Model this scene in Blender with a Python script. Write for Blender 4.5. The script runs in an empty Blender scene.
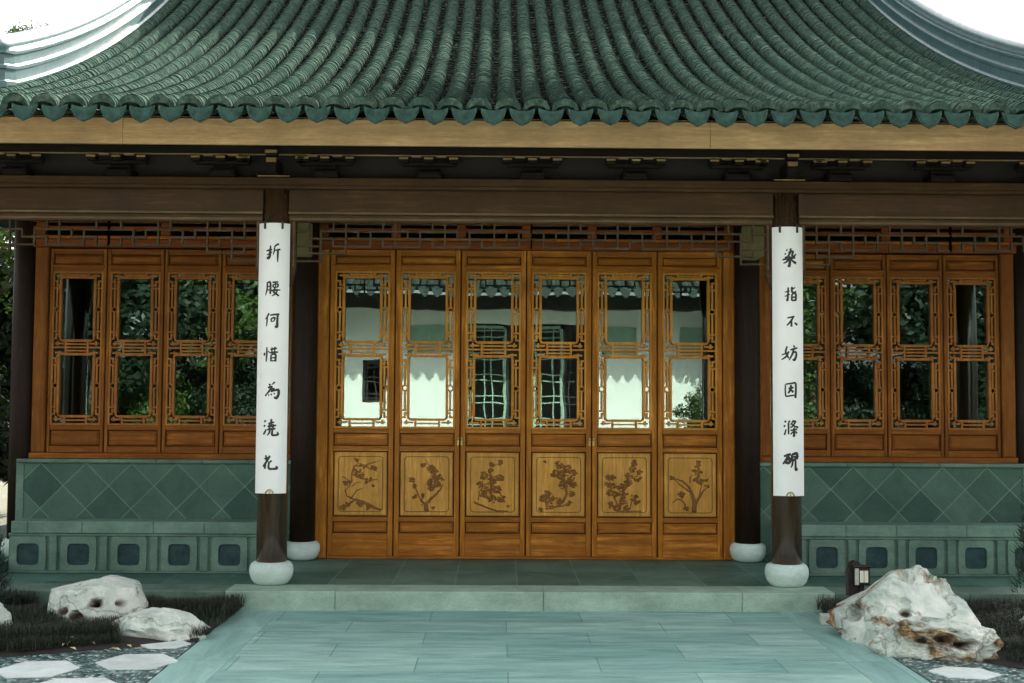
import bpy, math, random
from math import radians, sin, cos, pi, sqrt, tan, atan2
from mathutils import Vector, noise, Matrix
random.seed(7)
S = bpy.context.scene
COL = S.collection
# ------------------------------------------------------------------ camera, sky, sun, exposure
cam_d = bpy.data.cameras.new('camera'); cam = bpy.data.objects.new('camera', cam_d); COL.objects.link(cam)
cam_d.sensor_width = 36; cam_d.lens = 36*1200/1024; cam_d.clip_start = .05; cam_d.clip_end = 2000
yaw, pitch, roll = radians(.66), radians(2.93), radians(.33)
fw = Vector((sin(yaw)*cos(pitch), cos(yaw)*cos(pitch), sin(pitch)))
rt = Vector((cos(yaw), -sin(yaw), 0)); up = rt.cross(fw)
R_ = rt*cos(roll)+up*sin(roll); U_ = up*cos(roll)-rt*sin(roll)
cam.matrix_world = Matrix(((R_.x, U_.x, -fw.x, -.272), (R_.y, U_.y, -fw.y, 0), (R_.z, U_.z, -fw.z, 1.5), (0, 0, 0, 1)))
S.camera = cam
W_ = bpy.data.worlds.new('World'); S.world = W_; W_.use_nodes = True
SUN = Vector((.42, 1, .87)).normalized()
nt = W_.node_tree; nt.nodes.clear()
sky = nt.nodes.new('ShaderNodeTexSky'); sky.sky_type = 'NISHITA'; sky.sun_disc = False
sky.sun_elevation = math.asin(SUN.z); sky.sun_rotation = atan2(SUN.x, SUN.y)
sky.air_density = 1.2; sky.dust_density = 4; sky.ozone_density = 1
hs = nt.nodes.new('ShaderNodeHueSaturation'); hs.inputs['Saturation'].default_value = .16
bg = nt.nodes.new('ShaderNodeBackground'); bg.inputs['Strength'].default_value = .13
wo = nt.nodes.new('ShaderNodeOutputWorld')
nt.links.new(sky.outputs[0], hs.inputs['Color']); nt.links.new(hs.outputs[0], bg.inputs[0]); nt.links.new(bg.outputs[0], wo.inputs[0])
sl = bpy.data.lights.new('sun', 'SUN'); sl.energy = 4.4; sl.angle = radians(.53); sl.color = (1, .95, .86)
so = bpy.data.objects.new('sun', sl); COL.objects.link(so)
so.rotation_euler = (-SUN).to_track_quat('-Z', 'Y').to_euler(); so.location = (10, 20, 20)
S.view_settings.view_transform = 'Standard'; S.view_settings.look = 'None'
S.view_settings.exposure = 2.0; S.view_settings.gamma = 1

# ------------------------------------------------------------------ materials
M = {}
def nodes(name):
    m = bpy.data.materials.new(name); m.use_nodes = True; t = m.node_tree; t.nodes.clear()
    o = t.nodes.new('ShaderNodeOutputMaterial'); M[name] = m
    return m, t, o
def N(t, typ, **kw):
    n = t.nodes.new(typ)
    for k, v in kw.items():
        if k in n.inputs: n.inputs[k].default_value = v
        else: setattr(n, k, v)
    return n
def L(t, a, b): t.links.new(a, b)
def ramp(t, fac, stops):
    r = t.nodes.new('ShaderNodeValToRGB'); e = r.color_ramp.elements
    while len(e) < len(stops): e.new(.5)
    for i, (p, c) in enumerate(stops): e[i].position = p; e[i].color = (*c, 1)
    L(t, fac, r.inputs[0]); return r.outputs[0]
def coords(t, scale=(1, 1, 1), rot=(0, 0, 0), loc=(0, 0, 0), world=False):
    if world: src = N(t, 'ShaderNodeNewGeometry').outputs['Position']
    else: src = N(t, 'ShaderNodeTexCoord').outputs['Object']
    mp = N(t, 'ShaderNodeMapping'); mp.inputs['Scale'].default_value = scale; mp.inputs['Rotation'].default_value = rot; mp.inputs['Location'].default_value = loc
    L(t, src, mp.inputs[0]); return mp.outputs[0]
def noise_n(t, vec, sc, det=6, rough=.6, dist=0):
    n = N(t, 'ShaderNodeTexNoise', Scale=sc, Detail=det, Roughness=rough, Distortion=dist); L(t, vec, n.inputs['Vector']); return n.outputs[0]
def mix(t, fac, a, b, mode='MIX'):
    m = t.nodes.new('ShaderNodeMix'); m.data_type = 'RGBA'; m.blend_type = mode
    for s, v in ((m.inputs[0], fac), (m.inputs[6], a), (m.inputs[7], b)):
        if hasattr(v, 'links') or hasattr(v, 'is_linked'): L(t, v, s)
        elif isinstance(v, tuple): s.default_value = (*v, 1)
        else: s.default_value = v
    return m.outputs[2]
def bsdf(t, o, col, rough=.6, bump=None, bs=.3, bd=.01, spec=.5, coat=0, metal=0):
    b = N(t, 'ShaderNodeBsdfPrincipled')
    if isinstance(col, tuple): b.inputs['Base Color'].default_value = (*col, 1)
    else: L(t, col, b.inputs['Base Color'])
    if isinstance(rough, (int, float)): b.inputs['Roughness'].default_value = rough
    else: L(t, rough, b.inputs['Roughness'])
    b.inputs['Specular IOR Level'].default_value = spec; b.inputs['Metallic'].default_value = metal
    b.inputs['Coat Weight'].default_value = coat; b.inputs['Coat Roughness'].default_value = .12
    if bump is not None:
        bn = N(t, 'ShaderNodeBump', Strength=bs, Distance=bd); L(t, bump, bn.inputs['Height']); L(t, bn.outputs[0], b.inputs['Normal'])
    L(t, b.outputs[0], o.inputs[0]); return b
def wood(name, c1, c2, axis='z', rough=.5, coat=.02, contrast=1.0, bs=.15, world=True):
    m, t, o = nodes(name)
    sc = {'z': (26, 26, 1.6), 'x': (1.6, 26, 26)}[axis]
    v = coords(t, sc, world=world)
    n1 = noise_n(t, v, 1.0, 8, .65, .8)
    n2 = noise_n(t, coords(t, (1.3, 1.3, 1.3), world=world), 2.2, 4)
    n3 = noise_n(t, coords(t, (60, 60, 8) if axis == 'z' else (8, 60, 60), world=world), 1.5, 3)
    c = ramp(t, n1, [(.3, tuple(x*(1-.45*contrast) for x in c2)), (.5, c2), (.68, c1)])
    c = mix(t, ramp(t, n2, [(.35, (0, 0, 0)), (.7, (1, 1, 1))]), c, tuple(x*.72 for x in c2), 'MIX')
    c = mix(t, .35, c, ramp(t, n3, [(.3, (.35, .3, .28)), (.7, (1, 1, 1))]), 'MULTIPLY')
    bsdf(t, o, c, ramp(t, n1, [(.2, (rough+.2,)*3), (.8, (rough,)*3)]), n3, bs, .004, coat=coat, spec=.14)
    return m
wood('door_wood', (.74, .335, .050), (.42, .155, .018), 'z', contrast=1.25)
wood('door_wood_across', (.72, .315, .048), (.38, .138, .017), 'x', contrast=1.25)
wood('lattice_wood', (.82, .42, .08), (.62, .27, .042), 'z', contrast=.6)
wood('window_lattice_wood', (.52, .23, .055), (.36, .14, .032), 'z', contrast=.6)  # lattice wood darkened in colour for the shaded wings
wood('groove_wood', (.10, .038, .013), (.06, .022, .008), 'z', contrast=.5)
wood('panel_wood', (.80, .46, .12), (.62, .32, .065), 'z', contrast=.7)
wood('carving_wood', (.40, .20, .06), (.26, .12, .035), 'z')
wood('red_wood', (.38, .118, .026), (.22, .062, .014), 'x')
wood('window_wood', (.42, .165, .026), (.23, .080, .012), 'z')  # darker than the door wood: shade of the wings put into the colour
wood('window_wood_across', (.44, .165, .026), (.24, .080, .012), 'x')
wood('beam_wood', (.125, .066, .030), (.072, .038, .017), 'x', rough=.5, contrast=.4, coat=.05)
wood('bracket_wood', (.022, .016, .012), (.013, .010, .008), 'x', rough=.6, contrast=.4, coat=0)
wood('pale_edge_wood', (.42, .31, .15), (.32, .22, .10), 'x', rough=.5)  # tan strips on bracket blocks and purlin, paler than the brackets
wood('trim_wood', (.22, .16, .082), (.15, .105, .055), 'x', rough=.4)
wood('hanging_wood', (.115, .080, .044), (.07, .048, .026), 'x', rough=.5)
wood('fascia_wood', (.62, .43, .23), (.47, .31, .155), 'x', rough=.6, contrast=.5, coat=0)
def column_mat():
    m, t, o = nodes('lacquer_column')
    n = noise_n(t, coords(t, (14, 14, 1.2), world=True), 1.2, 6, .6, .4)
    c = ramp(t, n, [(.3, (.034, .019, .010)), (.7, (.080, .046, .023))])
    bsdf(t, o, c, ramp(t, n, [(.3, (.13,)*3), (.7, (.20,)*3)]), n, .06, .003, coat=.3, spec=.6)
column_mat()
wood('dull_column', (.040, .024, .015), (.024, .014, .009), 'z', rough=.45, coat=0)
def plain(name, col, rough=.6, metal=0, spec=.5, var=.25, sc=6, bs=.2, coat=0):
    m, t, o = nodes(name)
    n = noise_n(t, coords(t, (1, 1, 1), world=True), sc, 7, .65)
    c = ramp(t, n, [(.3, tuple(x*(1-var) for x in col)), (.7, tuple(min(1, x*(1+var*.6)) for x in col))])
    bsdf(t, o, c, rough, n, bs, .01, metal=metal, spec=spec, coat=coat)
plain('banner_paint', (.79, .80, .78), .5, var=.045, sc=4, bs=.05)
plain('ink', (.012, .012, .014), .5, var=0)
plain('faint_ink', (.42, .43, .42), .6, var=.1)
plain('clip_metal', (.03, .03, .03), .4, metal=.6)
plain('brass', (.48, .36, .12), .38, metal=.8)
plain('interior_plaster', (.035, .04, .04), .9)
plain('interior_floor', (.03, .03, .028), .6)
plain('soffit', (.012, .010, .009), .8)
plain('soil', (.025, .02, .018), .95, sc=20)
plain('bark', (.09, .065, .045), .9, sc=14, bs=.6)
plain('lamp_metal', (.022, .014, .012), .45, var=.3, sc=20)
plain('lamp_diffuser', (.75, .75, .62), .4, var=.05)
plain('concrete_block', (.48, .50, .46), .8, sc=30)
plain('white_plaster', (.80, .80, .78), .85, var=.06, sc=2)
plain('dark_wood_far', (.035, .028, .024), .6)
plain('pale_wood_far', (.30, .42, .34), .6)
plain('ridge_plaster', (.060, .118, .120), .35, var=.35, sc=9, bs=.35)
plain('ridge_cap', (.075, .135, .138), .3, var=.35, sc=9, bs=.3)
plain('dry_leaf', (.55, .48, .25), .7, var=.3, sc=50)
plain('drip_glaze', (.018, .058, .044), .6, spec=.25, var=.7, sc=16, bs=.3, coat=0)
plain('far_roof', (.03, .045, .04), .8)
plain('cross_beam_pale', (.34, .34, .17), .5)  # cross beams pale yellow green, lighter than the other beams
def stone(name, c1, c2, rough=.6, sc=5, bs=.25, spec=.15):
    m, t, o = nodes(name)
    a = noise_n(t, coords(t, (1, 1, 1), world=True), sc, 9, .7)
    b = noise_n(t, coords(t, (1, 1, 1), world=True), sc*14, 3, .6)
    c = ramp(t, a, [(.32, c1), (.66, c2)])
    c = mix(t, .5, c, ramp(t, b, [(.35, (.7, .7, .7)), (.65, (1, 1, 1))]), 'MULTIPLY')
    d = noise_n(t, coords(t, (1, 1, 3), world=True), 1.7, 5, .7)
    c = mix(t, .6, c, ramp(t, d, [(.38, (.6, .62, .6)), (.6, (1, 1, 1))]), 'MULTIPLY')
    bsdf(t, o, c, rough, b, bs, .004, spec=spec)
stone('granite_step', (.27, .40, .32), (.42, .56, .46), bs=.35)
stone('dark_kerb', (.09, .15, .12), (.17, .26, .21), bs=.4)  # kerb stones darker than the granite step
stone('plinth_stone', (.60, .76, .70), (.72, .86, .80), bs=.3, sc=7)
stone('ledge_stone', (.10, .18, .145), (.18, .28, .225))
stone('ledge_top', (.13, .235, .19), (.22, .33, .27))
stone('ledge_panel', (.12, .21, .17), (.20, .30, .24))
stone('recess_stone', (.022, .050, .055), (.05, .095, .095), sc=9)
stone('slab_white', (.68, .76, .72), (.82, .88, .85), sc=9)
def slabs(name, c1, c2, mort, size, offs, axes='xy', rot=0, off=.5, msize=.006, rough=.5, streak=None, vari=1, spec=.18):
    """running-bond slabs laid in world metres; the tone of each slab differs a little"""
    m, t, o = nodes(name)
    pos = N(t, 'ShaderNodeNewGeometry').outputs['Position']
    sp = N(t, 'ShaderNodeSeparateXYZ'); L(t, pos, sp.inputs[0])
    cb = N(t, 'ShaderNodeCombineXYZ')
    L(t, sp.outputs['XYZ'.index(axes[0].upper())], cb.inputs[0]); L(t, sp.outputs['XYZ'.index(axes[1].upper())], cb.inputs[1])
    mp = N(t, 'ShaderNodeMapping'); mp.inputs['Rotation'].default_value = (0, 0, rot); mp.inputs['Location'].default_value = (*offs, 0); L(t, cb.outputs[0], mp.inputs[0])
    br = N(t, 'ShaderNodeTexBrick', Scale=1.0); br.offset = off; br.squash = 1
    br.inputs['Brick Width'].default_value = size[0]; br.inputs['Row Height'].default_value = size[1]
    br.inputs['Mortar Size'].default_value = msize; br.inputs['Mortar Smooth'].default_value = .3; br.inputs['Bias'].default_value = 0
    br.inputs['Color1'].default_value = (*c1, 1); br.inputs['Color2'].default_value = (*c2, 1); br.inputs['Mortar'].default_value = (*mort, 1)
    L(t, mp.outputs[0], br.inputs['Vector'])
    st = coords(t, streak or (1, 1, 1), world=True)
    a = noise_n(t, st, 2.2, 9, .68, .6); b = noise_n(t, coords(t, world=True), 60, 3)
    c = mix(t, .75*vari, br.outputs[0], ramp(t, a, [(.3, (.55, .58, .58)), (.62, (1.08, 1.05, 1.03))]), 'MULTIPLY')
    c = mix(t, .35, c, ramp(t, b, [(.35, (.72, .72, .72)), (.65, (1, 1, 1))]), 'MULTIPLY')
    sub = N(t, 'ShaderNodeMath', operation='MULTIPLY_ADD'); L(t, br.outputs[1], sub.inputs[0]); sub.inputs[1].default_value = -1.2; L(t, a, sub.inputs[2])
    bsdf(t, o, c, ramp(t, a, [(.3, (rough+.15,)*3), (.7, (rough,)*3)]), sub.outputs[0], .25, .006, spec=spec)
slabs('path_slate', (.23, .43, .39), (.35, .55, .495), (.14, .28, .25), (1.15, .42), (.2, .12), streak=(.8, 4, 1), rough=.5, msize=.0045, vari=1.3)
slabs('path_border', (.25, .45, .41), (.32, .53, .48), (.15, .30, .27), (.6, 1.15), (.15, .3), off=0, streak=(3, .7, 1), rough=.5, msize=.005)
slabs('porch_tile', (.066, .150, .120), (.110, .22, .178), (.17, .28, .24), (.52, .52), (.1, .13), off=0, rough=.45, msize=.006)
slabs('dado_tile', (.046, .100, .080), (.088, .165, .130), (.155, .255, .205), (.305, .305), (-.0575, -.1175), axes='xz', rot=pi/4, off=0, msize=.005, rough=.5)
slabs('plaza_paving', (.44, .44, .37), (.55, .54, .46), (.22, .22, .19), (1.2, .6), (0, 0), rough=.7)
def tile_mat():
    m, t, o = nodes('roof_tile')
    a = noise_n(t, coords(t, world=True), 30, 6, .7); b = noise_n(t, coords(t, world=True), 3.2, 5, .6)
    vo = N(t, 'ShaderNodeTexVoronoi', Scale=16.0); L(t, coords(t, world=True), vo.inputs['Vector'])
    c = ramp(t, a, [(.3, (.020, .034, .027)), (.5, (.052, .083, .066)), (.68, (.130, .172, .138))])
    c = mix(t, ramp(t, b, [(.38, (0, 0, 0)), (.7, (.7, .7, .7))]), c, (.038, .076, .064))
    c = mix(t, .45, c, ramp(t, vo.outputs['Color'], [(.2, (.45, .5, .5)), (.8, (1.15, 1.1, 1.05))]), 'MULTIPLY')
    bsdf(t, o, c, .85, a, .6, .012, spec=0)
tile_mat()
def trough_mat():
    m, t, o = nodes('trough_tile')
    a = noise_n(t, coords(t, world=True), 22, 6, .7)
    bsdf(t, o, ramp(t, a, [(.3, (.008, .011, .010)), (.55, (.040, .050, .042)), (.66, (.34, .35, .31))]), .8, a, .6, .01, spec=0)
trough_mat()
def rock_mat(name, brown):
    m, t, o = nodes(name)
    v = coords(t)
    a = noise_n(t, v, 3.2, 9, .7, .5); b = noise_n(t, v, 16, 8, .7); d = noise_n(t, coords(t, loc=(4, 7, 1)), 2.6, 6, .65, .8)
    c = ramp(t, a, [(.3, (.26, .35, .33)), (.46, (.58, .65, .58)), (.62, (.84, .86, .78))])
    c = mix(t, ramp(t, d, [(brown, (0, 0, 0)), (brown+.09, (1, 1, 1))]), c, ramp(t, b, [(.35, (.05, .032, .018)), (.52, (.22, .14, .07)), (.62, (.48, .30, .13)), (.72, (.66, .56, .40))]))
    vo = N(t, 'ShaderNodeTexVoronoi', Scale=2.8, feature='DISTANCE_TO_EDGE'); L(t, mix(t, .45, v, N_color(t, v)), vo.inputs['Vector'])
    c = mix(t, .6, c, ramp(t, vo.outputs['Distance'], [(0, (.18, .15, .11)), (.03, (1, 1, 1))]), 'MULTIPLY')
    at = N(t, 'ShaderNodeAttribute', attribute_name='hollow_shade')  # rock hollows painted dark brown, their shade put into the colour
    c = mix(t, at.outputs['Fac'], c, ramp(t, b, [(.35, (.022, .014, .010)), (.65, (.11, .065, .035))]))
    bsdf(t, o, c, .75, b, .9, .03, spec=.2)
def N_color(t, v):
    n = N(t, 'ShaderNodeTexNoise', Scale=4.0, Detail=5.0); L(t, v, n.inputs['Vector']); return n.outputs['Color']
rock_mat('rock_pale', .62); rock_mat('rock_stained', .545); rock_mat('rock_browned', .50)
def pebble_mat():
    m, t, o = nodes('pebbles')
    v = coords(t, (1, 1, 0), world=True)
    vo = N(t, 'ShaderNodeTexVoronoi', Scale=34.0); L(t, v, vo.inputs['Vector'])
    ve = N(t, 'ShaderNodeTexVoronoi', Scale=34.0, feature='DISTANCE_TO_EDGE'); L(t, v, ve.inputs['Vector'])
    sp = N(t, 'ShaderNodeSeparateColor'); L(t, vo.outputs['Color'], sp.inputs[0])
    c = ramp(t, sp.outputs[0], [(.1, (.03, .075, .08)), (.45, (.11, .23, .22)), (.75, (.24, .41, .38)), (.95, (.65, .76, .70))])
    c = mix(t, 1.0, c, ramp(t, ve.outputs['Distance'], [(.02, (.15, .17, .16)), (.16, (1, 1, 1))]), 'MULTIPLY')
    bsdf(t, o, c, .35, ve.outputs['Distance'], 1, .03)
pebble_mat()
def leaf_mat(name, dark, light, trans=.25, sc=1.3):
    m, t, o = nodes(name)
    n = noise_n(t, coords(t, world=True), sc, 3)
    n2 = noise_n(t, coords(t, world=True), sc*14, 2)
    c = mix(t, .5, ramp(t, n, [(.35, dark), (.65, light)]), ramp(t, n2, [(.3, dark), (.7, light)]))
    b = N(t, 'ShaderNodeBsdfPrincipled', Roughness=.5); L(t, c, b.inputs['Base Color'])
    tr = N(t, 'ShaderNodeBsdfTranslucent'); L(t, c, tr.inputs[0])
    mx = N(t, 'ShaderNodeMixShader'); mx.inputs[0].default_value = trans
    L(t, b.outputs[0], mx.inputs[1]); L(t, tr.outputs[0], mx.inputs[2]); L(t, mx.outputs[0], o.inputs[0])
leaf_mat('leaf', (.018, .044, .010), (.075, .125, .022))
leaf_mat('leaf_dark', (.008, .020, .010), (.020, .042, .016))
leaf_mat('mondo_grass', (.009, .015, .009), (.034, .046, .024), .1, 9)
leaf_mat('conifer', (.008, .022, .016), (.022, .048, .03), .1, 5)
def ground_mat():
    m, t, o = nodes('ground')
    n = noise_n(t, coords(t, world=True), .6, 8); n2 = noise_n(t, coords(t, world=True), 30, 4)
    bsdf(t, o, mix(t, .5, ramp(t, n, [(.35, (.045, .06, .02)), (.65, (.10, .085, .055))]), ramp(t, n2, [(.3, (.03, .04, .02)), (.7, (.10, .10, .06))])), .95, n2, .5, .03)
ground_mat()
def glass_mat():
    m, t, o = nodes('glass')
    fr = N(t, 'ShaderNodeFresnel', IOR=2.05)
    tr = N(t, 'ShaderNodeBsdfTransparent'); tr.inputs[0].default_value = (.80, .88, .84, 1)
    gl = N(t, 'ShaderNodeBsdfGlossy', Roughness=0.0); gl.inputs[0].default_value = (.80, 1, .92, 1)
    n = noise_n(t, coords(t, world=True), 1.6, 2)
    bn = N(t, 'ShaderNodeBump', Strength=.04, Distance=.02); L(t, n, bn.inputs['Height']); L(t, bn.outputs[0], gl.inputs['Normal'])
    mx = N(t, 'ShaderNodeMixShader'); L(t, fr.outputs[0], mx.inputs[0]); L(t, tr.outputs[0], mx.inputs[1]); L(t, gl.outputs[0], mx.inputs[2]); L(t, mx.outputs[0], o.inputs[0])
glass_mat()

# ------------------------------------------------------------------ mesh helpers
class MB:
    def __init__(s): s.v = []; s.f = []; s.m = []; s.sm = []
    def add(s, vs, fs, mi=0, smooth=False):
        k = len(s.v); s.v += [tuple(v) for v in vs]
        for f in fs: s.f.append(tuple(i+k for i in f)); s.m.append(mi); s.sm.append(smooth)
    def box(s, x0, x1, y0, y1, z0, z1, mi=0):
        v = [(x, y, z) for x in (x0, x1) for y in (y0, y1) for z in (z0, z1)]
        s.add(v, [(0, 1, 3, 2), (4, 6, 7, 5), (0, 4, 5, 1), (2, 3, 7, 6), (0, 2, 6, 4), (1, 5, 7, 3)], mi)
    def cbox(s, x0, x1, y0, y1, z0, z1, c=.01, mi=0):
        """box with its front (-Y) face drawn in by a chamfer c"""
        v = [(x0, y1, z0), (x1, y1, z0), (x1, y1, z1), (x0, y1, z1), (x0, y0+c, z0), (x1, y0+c, z0), (x1, y0+c, z1), (x0, y0+c, z1),
             (x0+c, y0, z0+c), (x1-c, y0, z0+c), (x1-c, y0, z1-c), (x0+c, y0, z1-c)]
        f = [(0, 3, 2, 1), (8, 9, 10, 11)]
        for i in range(4): j = (i+1) % 4; f += [(i, j, j+4, i+4), (i+4, j+4, j+8, i+8)]
        s.add(v, f, mi)
    def tube(s, pts, rad, n=8, mi=0, cap=True):
        pts = [Vector(p) for p in pts]; rs = rad if isinstance(rad, (list, tuple)) else [rad]*len(pts)
        vs = []; up0 = Vector((0, 0, 1))
        for i, p in enumerate(pts):
            d = (pts[min(i+1, len(pts)-1)]-pts[max(i-1, 0)]).normalized()
            a = d.cross(up0 if abs(d.z) < .9 else Vector((0, 1, 0))).normalized(); b = d.cross(a)
            for k in range(n): q = 2*pi*k/n; vs.append(p+(a*cos(q)+b*sin(q))*rs[i])
        fs = [(i*n+k, i*n+(k+1) % n, (i+1)*n+(k+1) % n, (i+1)*n+k) for i in range(len(pts)-1) for k in range(n)]
        if cap: fs += [tuple(range(n))[::-1], tuple((len(pts)-1)*n+k for k in range(n))]
        s.add(vs, fs, mi, True)
    def lathe(s, prof, c, n=40, mi=0):
        vs = [(c[0]+r*cos(2*pi*k/n), c[1]+r*sin(2*pi*k/n), c[2]+z) for r, z in prof for k in range(n)]
        fs = [(i*n+k, i*n+(k+1) % n, (i+1)*n+(k+1) % n, (i+1)*n+k) for i in range(len(prof)-1) for k in range(n)]
        fs += [tuple(range(n))[::-1], tuple((len(prof)-1)*n+k for k in range(n))]
        s.add(vs, fs, mi, True)
    def blob(s, c, r, mi=0, n=6, m=4):
        vs = [(c[0], c[1], c[2]+r[2])]; 
        for i in range(1, m):
            for k in range(n):
                a = pi*i/m; b = 2*pi*k/n; vs.append((c[0]+r[0]*sin(a)*cos(b), c[1]+r[1]*sin(a)*sin(b), c[2]+r[2]*cos(a)))
        vs.append((c[0], c[1], c[2]-r[2])); e = len(vs)-1; fs = []
        for k in range(n):
            fs.append((0, 1+k, 1+(k+1) % n)); fs.append((e, 1+(m-2)*n+(k+1) % n, 1+(m-2)*n+k))
            for i in range(m-2): fs.append((1+i*n+k, 1+(i+1)*n+k, 1+(i+1)*n+(k+1) % n, 1+i*n+(k+1) % n))
        s.add(vs, fs, mi, True)
    def sheet(s, pts, z, mi=0): s.add([(x, y, z) for x, y in pts], [tuple(range(len(pts)))], mi)
    def prism(s, pts, z0, z1, mi=0):
        n = len(pts); s.add([(x, y, z0) for x, y in pts]+[(x, y, z1) for x, y in pts],
              [tuple(range(n))[::-1], tuple(range(n, 2*n))]+[(i, (i+1) % n, n+(i+1) % n, n+i) for i in range(n)], mi)
    def mesh(s, name, mats):
        me = bpy.data.meshes.new(name); me.from_pydata(s.v, [], s.f)
        for m in (mats if isinstance(mats, (list, tuple)) else [mats]): me.materials.append(M[m])
        me.polygons.foreach_set('material_index', s.m); me.polygons.foreach_set('use_smooth', s.sm); me.update()
        return me
    def build(s, name, mats, parent=None, loc=(0, 0, 0)):
        o = bpy.data.objects.new(name, s.mesh(name, mats)); COL.objects.link(o); o.location = loc
        if parent: o.parent = parent
        return o
def tag(o, label=None, cat=None, group=None, kind=None):
    if label: o['label'] = label
    if cat: o['category'] = cat
    if group: o['group'] = group
    if kind: o['kind'] = kind
    return o
def empty(name, loc=(0, 0, 0), rz=0):
    o = bpy.data.objects.new(name, None); COL.objects.link(o); o.location = loc; o.rotation_euler = (0, 0, rz); o.empty_display_size = .2
    return o
def bevel(o, w=.006, seg=2):
    b = o.modifiers.new('bevel', 'BEVEL'); b.width = w; b.segments = seg; b.limit_method = 'ANGLE'; return o
def copy_tree(o, parent=None):
    c = o.copy(); COL.objects.link(c); c.parent = parent
    for ch in list(o.children): copy_tree(ch, c)
    return c

# ------------------------------------------------------------------ the setting
GZ = -.145                                                  # path level; the porch floor is z = 0
b = MB(); n = 24; R = 600
for i in range(n):
    for j in range(n):
        pass
b.sheet([(-R, -R), (R, -R), (R, R), (-R, R)], GZ-.03); tag(b.build('ground', 'ground'), 'dark earth and grass ground round the pavilion', 'ground', kind='structure')
b = MB(); b.box(-1.97, 1.97, 2.0, 9.6, GZ-.02, GZ); tag(b.build('path', 'path_slate'), 'grey green slate path leading up to the porch step', 'path', kind='structure')
b = MB(); b.box(-2.31, -1.972, 2.0, 9.598, GZ-.02, GZ+.001); b.box(1.972, 2.31, 2.0, 9.598, GZ-.02, GZ+.001)
tag(b.build('path_border', 'path_border'), 'lengthwise slate border strips along both sides of the path', 'path', kind='structure')
b = MB(); b.box(-12, 12, -6, 1.99, GZ-.02, GZ-.004); b.box(-12, -2.32, 1.991, 4.99, GZ-.02, GZ-.004); b.box(2.32, 12, 1.991, 4.99, GZ-.02, GZ-.004); tag(b.build('courtyard_paving', 'plaza_paving'), 'sunlit courtyard paving behind the viewer', 'paving', kind='structure')
b = MB()
b.sheet([(-7, 5), (-2.315, 5), (-2.315, 8.30), (-3.47, 7.76), (-7, 6.2)], GZ+.004)
b.sheet([(2.315, 5), (7, 5), (7, 6.6), (3.0, 7.55), (2.315, 8.3)], GZ+.004)
tag(b.build('pebble_paving', 'pebbles'), 'blue grey pebble mosaic paving either side of the path', 'paving', kind='structure')
b = MB()
def bed(x0, x1, y0, y1, edge, nx=40, ny=24):
    vs = []; 
    for i in range(nx+1):
        for j in range(ny+1):
            x = x0+(x1-x0)*i/nx; yl = edge(x); y = yl+(y1-yl)*j/ny
            vs.append((x, y, GZ+.006+.05*sin(pi*j/ny)**.5*min(1, min(abs(x-x0), abs(x-x1))*3)+.015*noise.noise(Vector((x*3, y*3, 0)))*(0 < j < ny)))
    b.add(vs, [(i*(ny+1)+j, (i+1)*(ny+1)+j, (i+1)*(ny+1)+j+1, i*(ny+1)+j+1) for i in range(nx) for j in range(ny)], 0, True)
eL = lambda x: 7.76+(x+3.47)*.47
eR = lambda x: 8.3-(x-2.315)*1.09 if x < 3 else 7.55-(x-3)*.24
bed(-7, -2.32, 0, 9.59, eL); bed(2.32, 7, 0, 9.59, eR)
tag(b.build('garden_bed', 'soil'), 'dark soil beds in front of the porch on both sides', 'garden bed', kind='structure')

# white hexagonal slabs
def hexslab(cx, cy, w, d, rot, label):
    b = MB(); pts = []
    for (u, v) in ((-1, -.05), (-.5, .98), (.5, 1), (1, .06), (.52, -1), (-.5, -.97)):
        x, y = u*w/2, v*d/2; pts.append((cx+x*cos(rot)-y*sin(rot), cy+x*sin(rot)+y*cos(rot)))
    b.prism(pts, GZ-.01, GZ+.012)
    tag(bevel(b.build('paving_slab', 'slab_white'), .004), label, 'paving slab', 'white hexagonal slabs set in pebble paving', 'structure')
hexslab(-3.07, 7.44, .50, .44, .12, 'white hexagonal slab nearest the left edge of the photo')
hexslab(-2.53, 7.66, .50, .44, .1, 'white hexagonal slab in pebbles directly below the small left rock')
hexslab(-2.70, 6.98, .56, .44, .1, 'white hexagonal slab cut off by the bottom of the photo')
hexslab(-2.50, 8.20, .34, .26, .1, 'small white slab touching the front of the small left rock')
hexslab(2.60, 7.42, .42, .30, -.3, 'white slab peeking out below the large right rock')
hexslab(2.64, 6.98, .30, .24, -.3, 'white slab by the path at the bottom right corner')

# porch platform
b = MB()
b.box(-2.36, 2.36, 9.95, 17.6, GZ-.03, 0)
for sx in (-1, 1):
    u, v = sorted((sx*2.362, sx*4.84)); b.box(u, v, 9.95, 17.6, GZ-.03, -.10); u, v = sorted((sx*4.842, sx*6.2)); b.box(u, v, 9.95, 17.6, GZ-.03, 0)
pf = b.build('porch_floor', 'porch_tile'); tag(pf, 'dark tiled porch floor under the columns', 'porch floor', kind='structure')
b = MB(); xs = [-2.42, -1.55, .1, 1.68, 2.42]
for i in range(4): b.cbox(xs[i]+.0015, xs[i+1]-.0015, 9.6, 9.949, GZ-.03, .003, .006)
tag(b.build('porch_step', 'granite_step'), 'pale granite step between the path and the porch', 'step', kind='structure')
b = MB()
for (u, v) in ((-6.2, -4.6), (-4.6, -3.35), (-3.35, -2.42), (2.42, 3.5), (3.5, 4.7), (4.7, 6.2)): b.cbox(u+.0015, v-.0015, 9.6, 9.949, GZ-.03, .003, .006)
tag(b.build('porch_kerb', 'dark_kerb'), 'darker kerb stones behind the garden beds', 'kerb', kind='structure')

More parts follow.
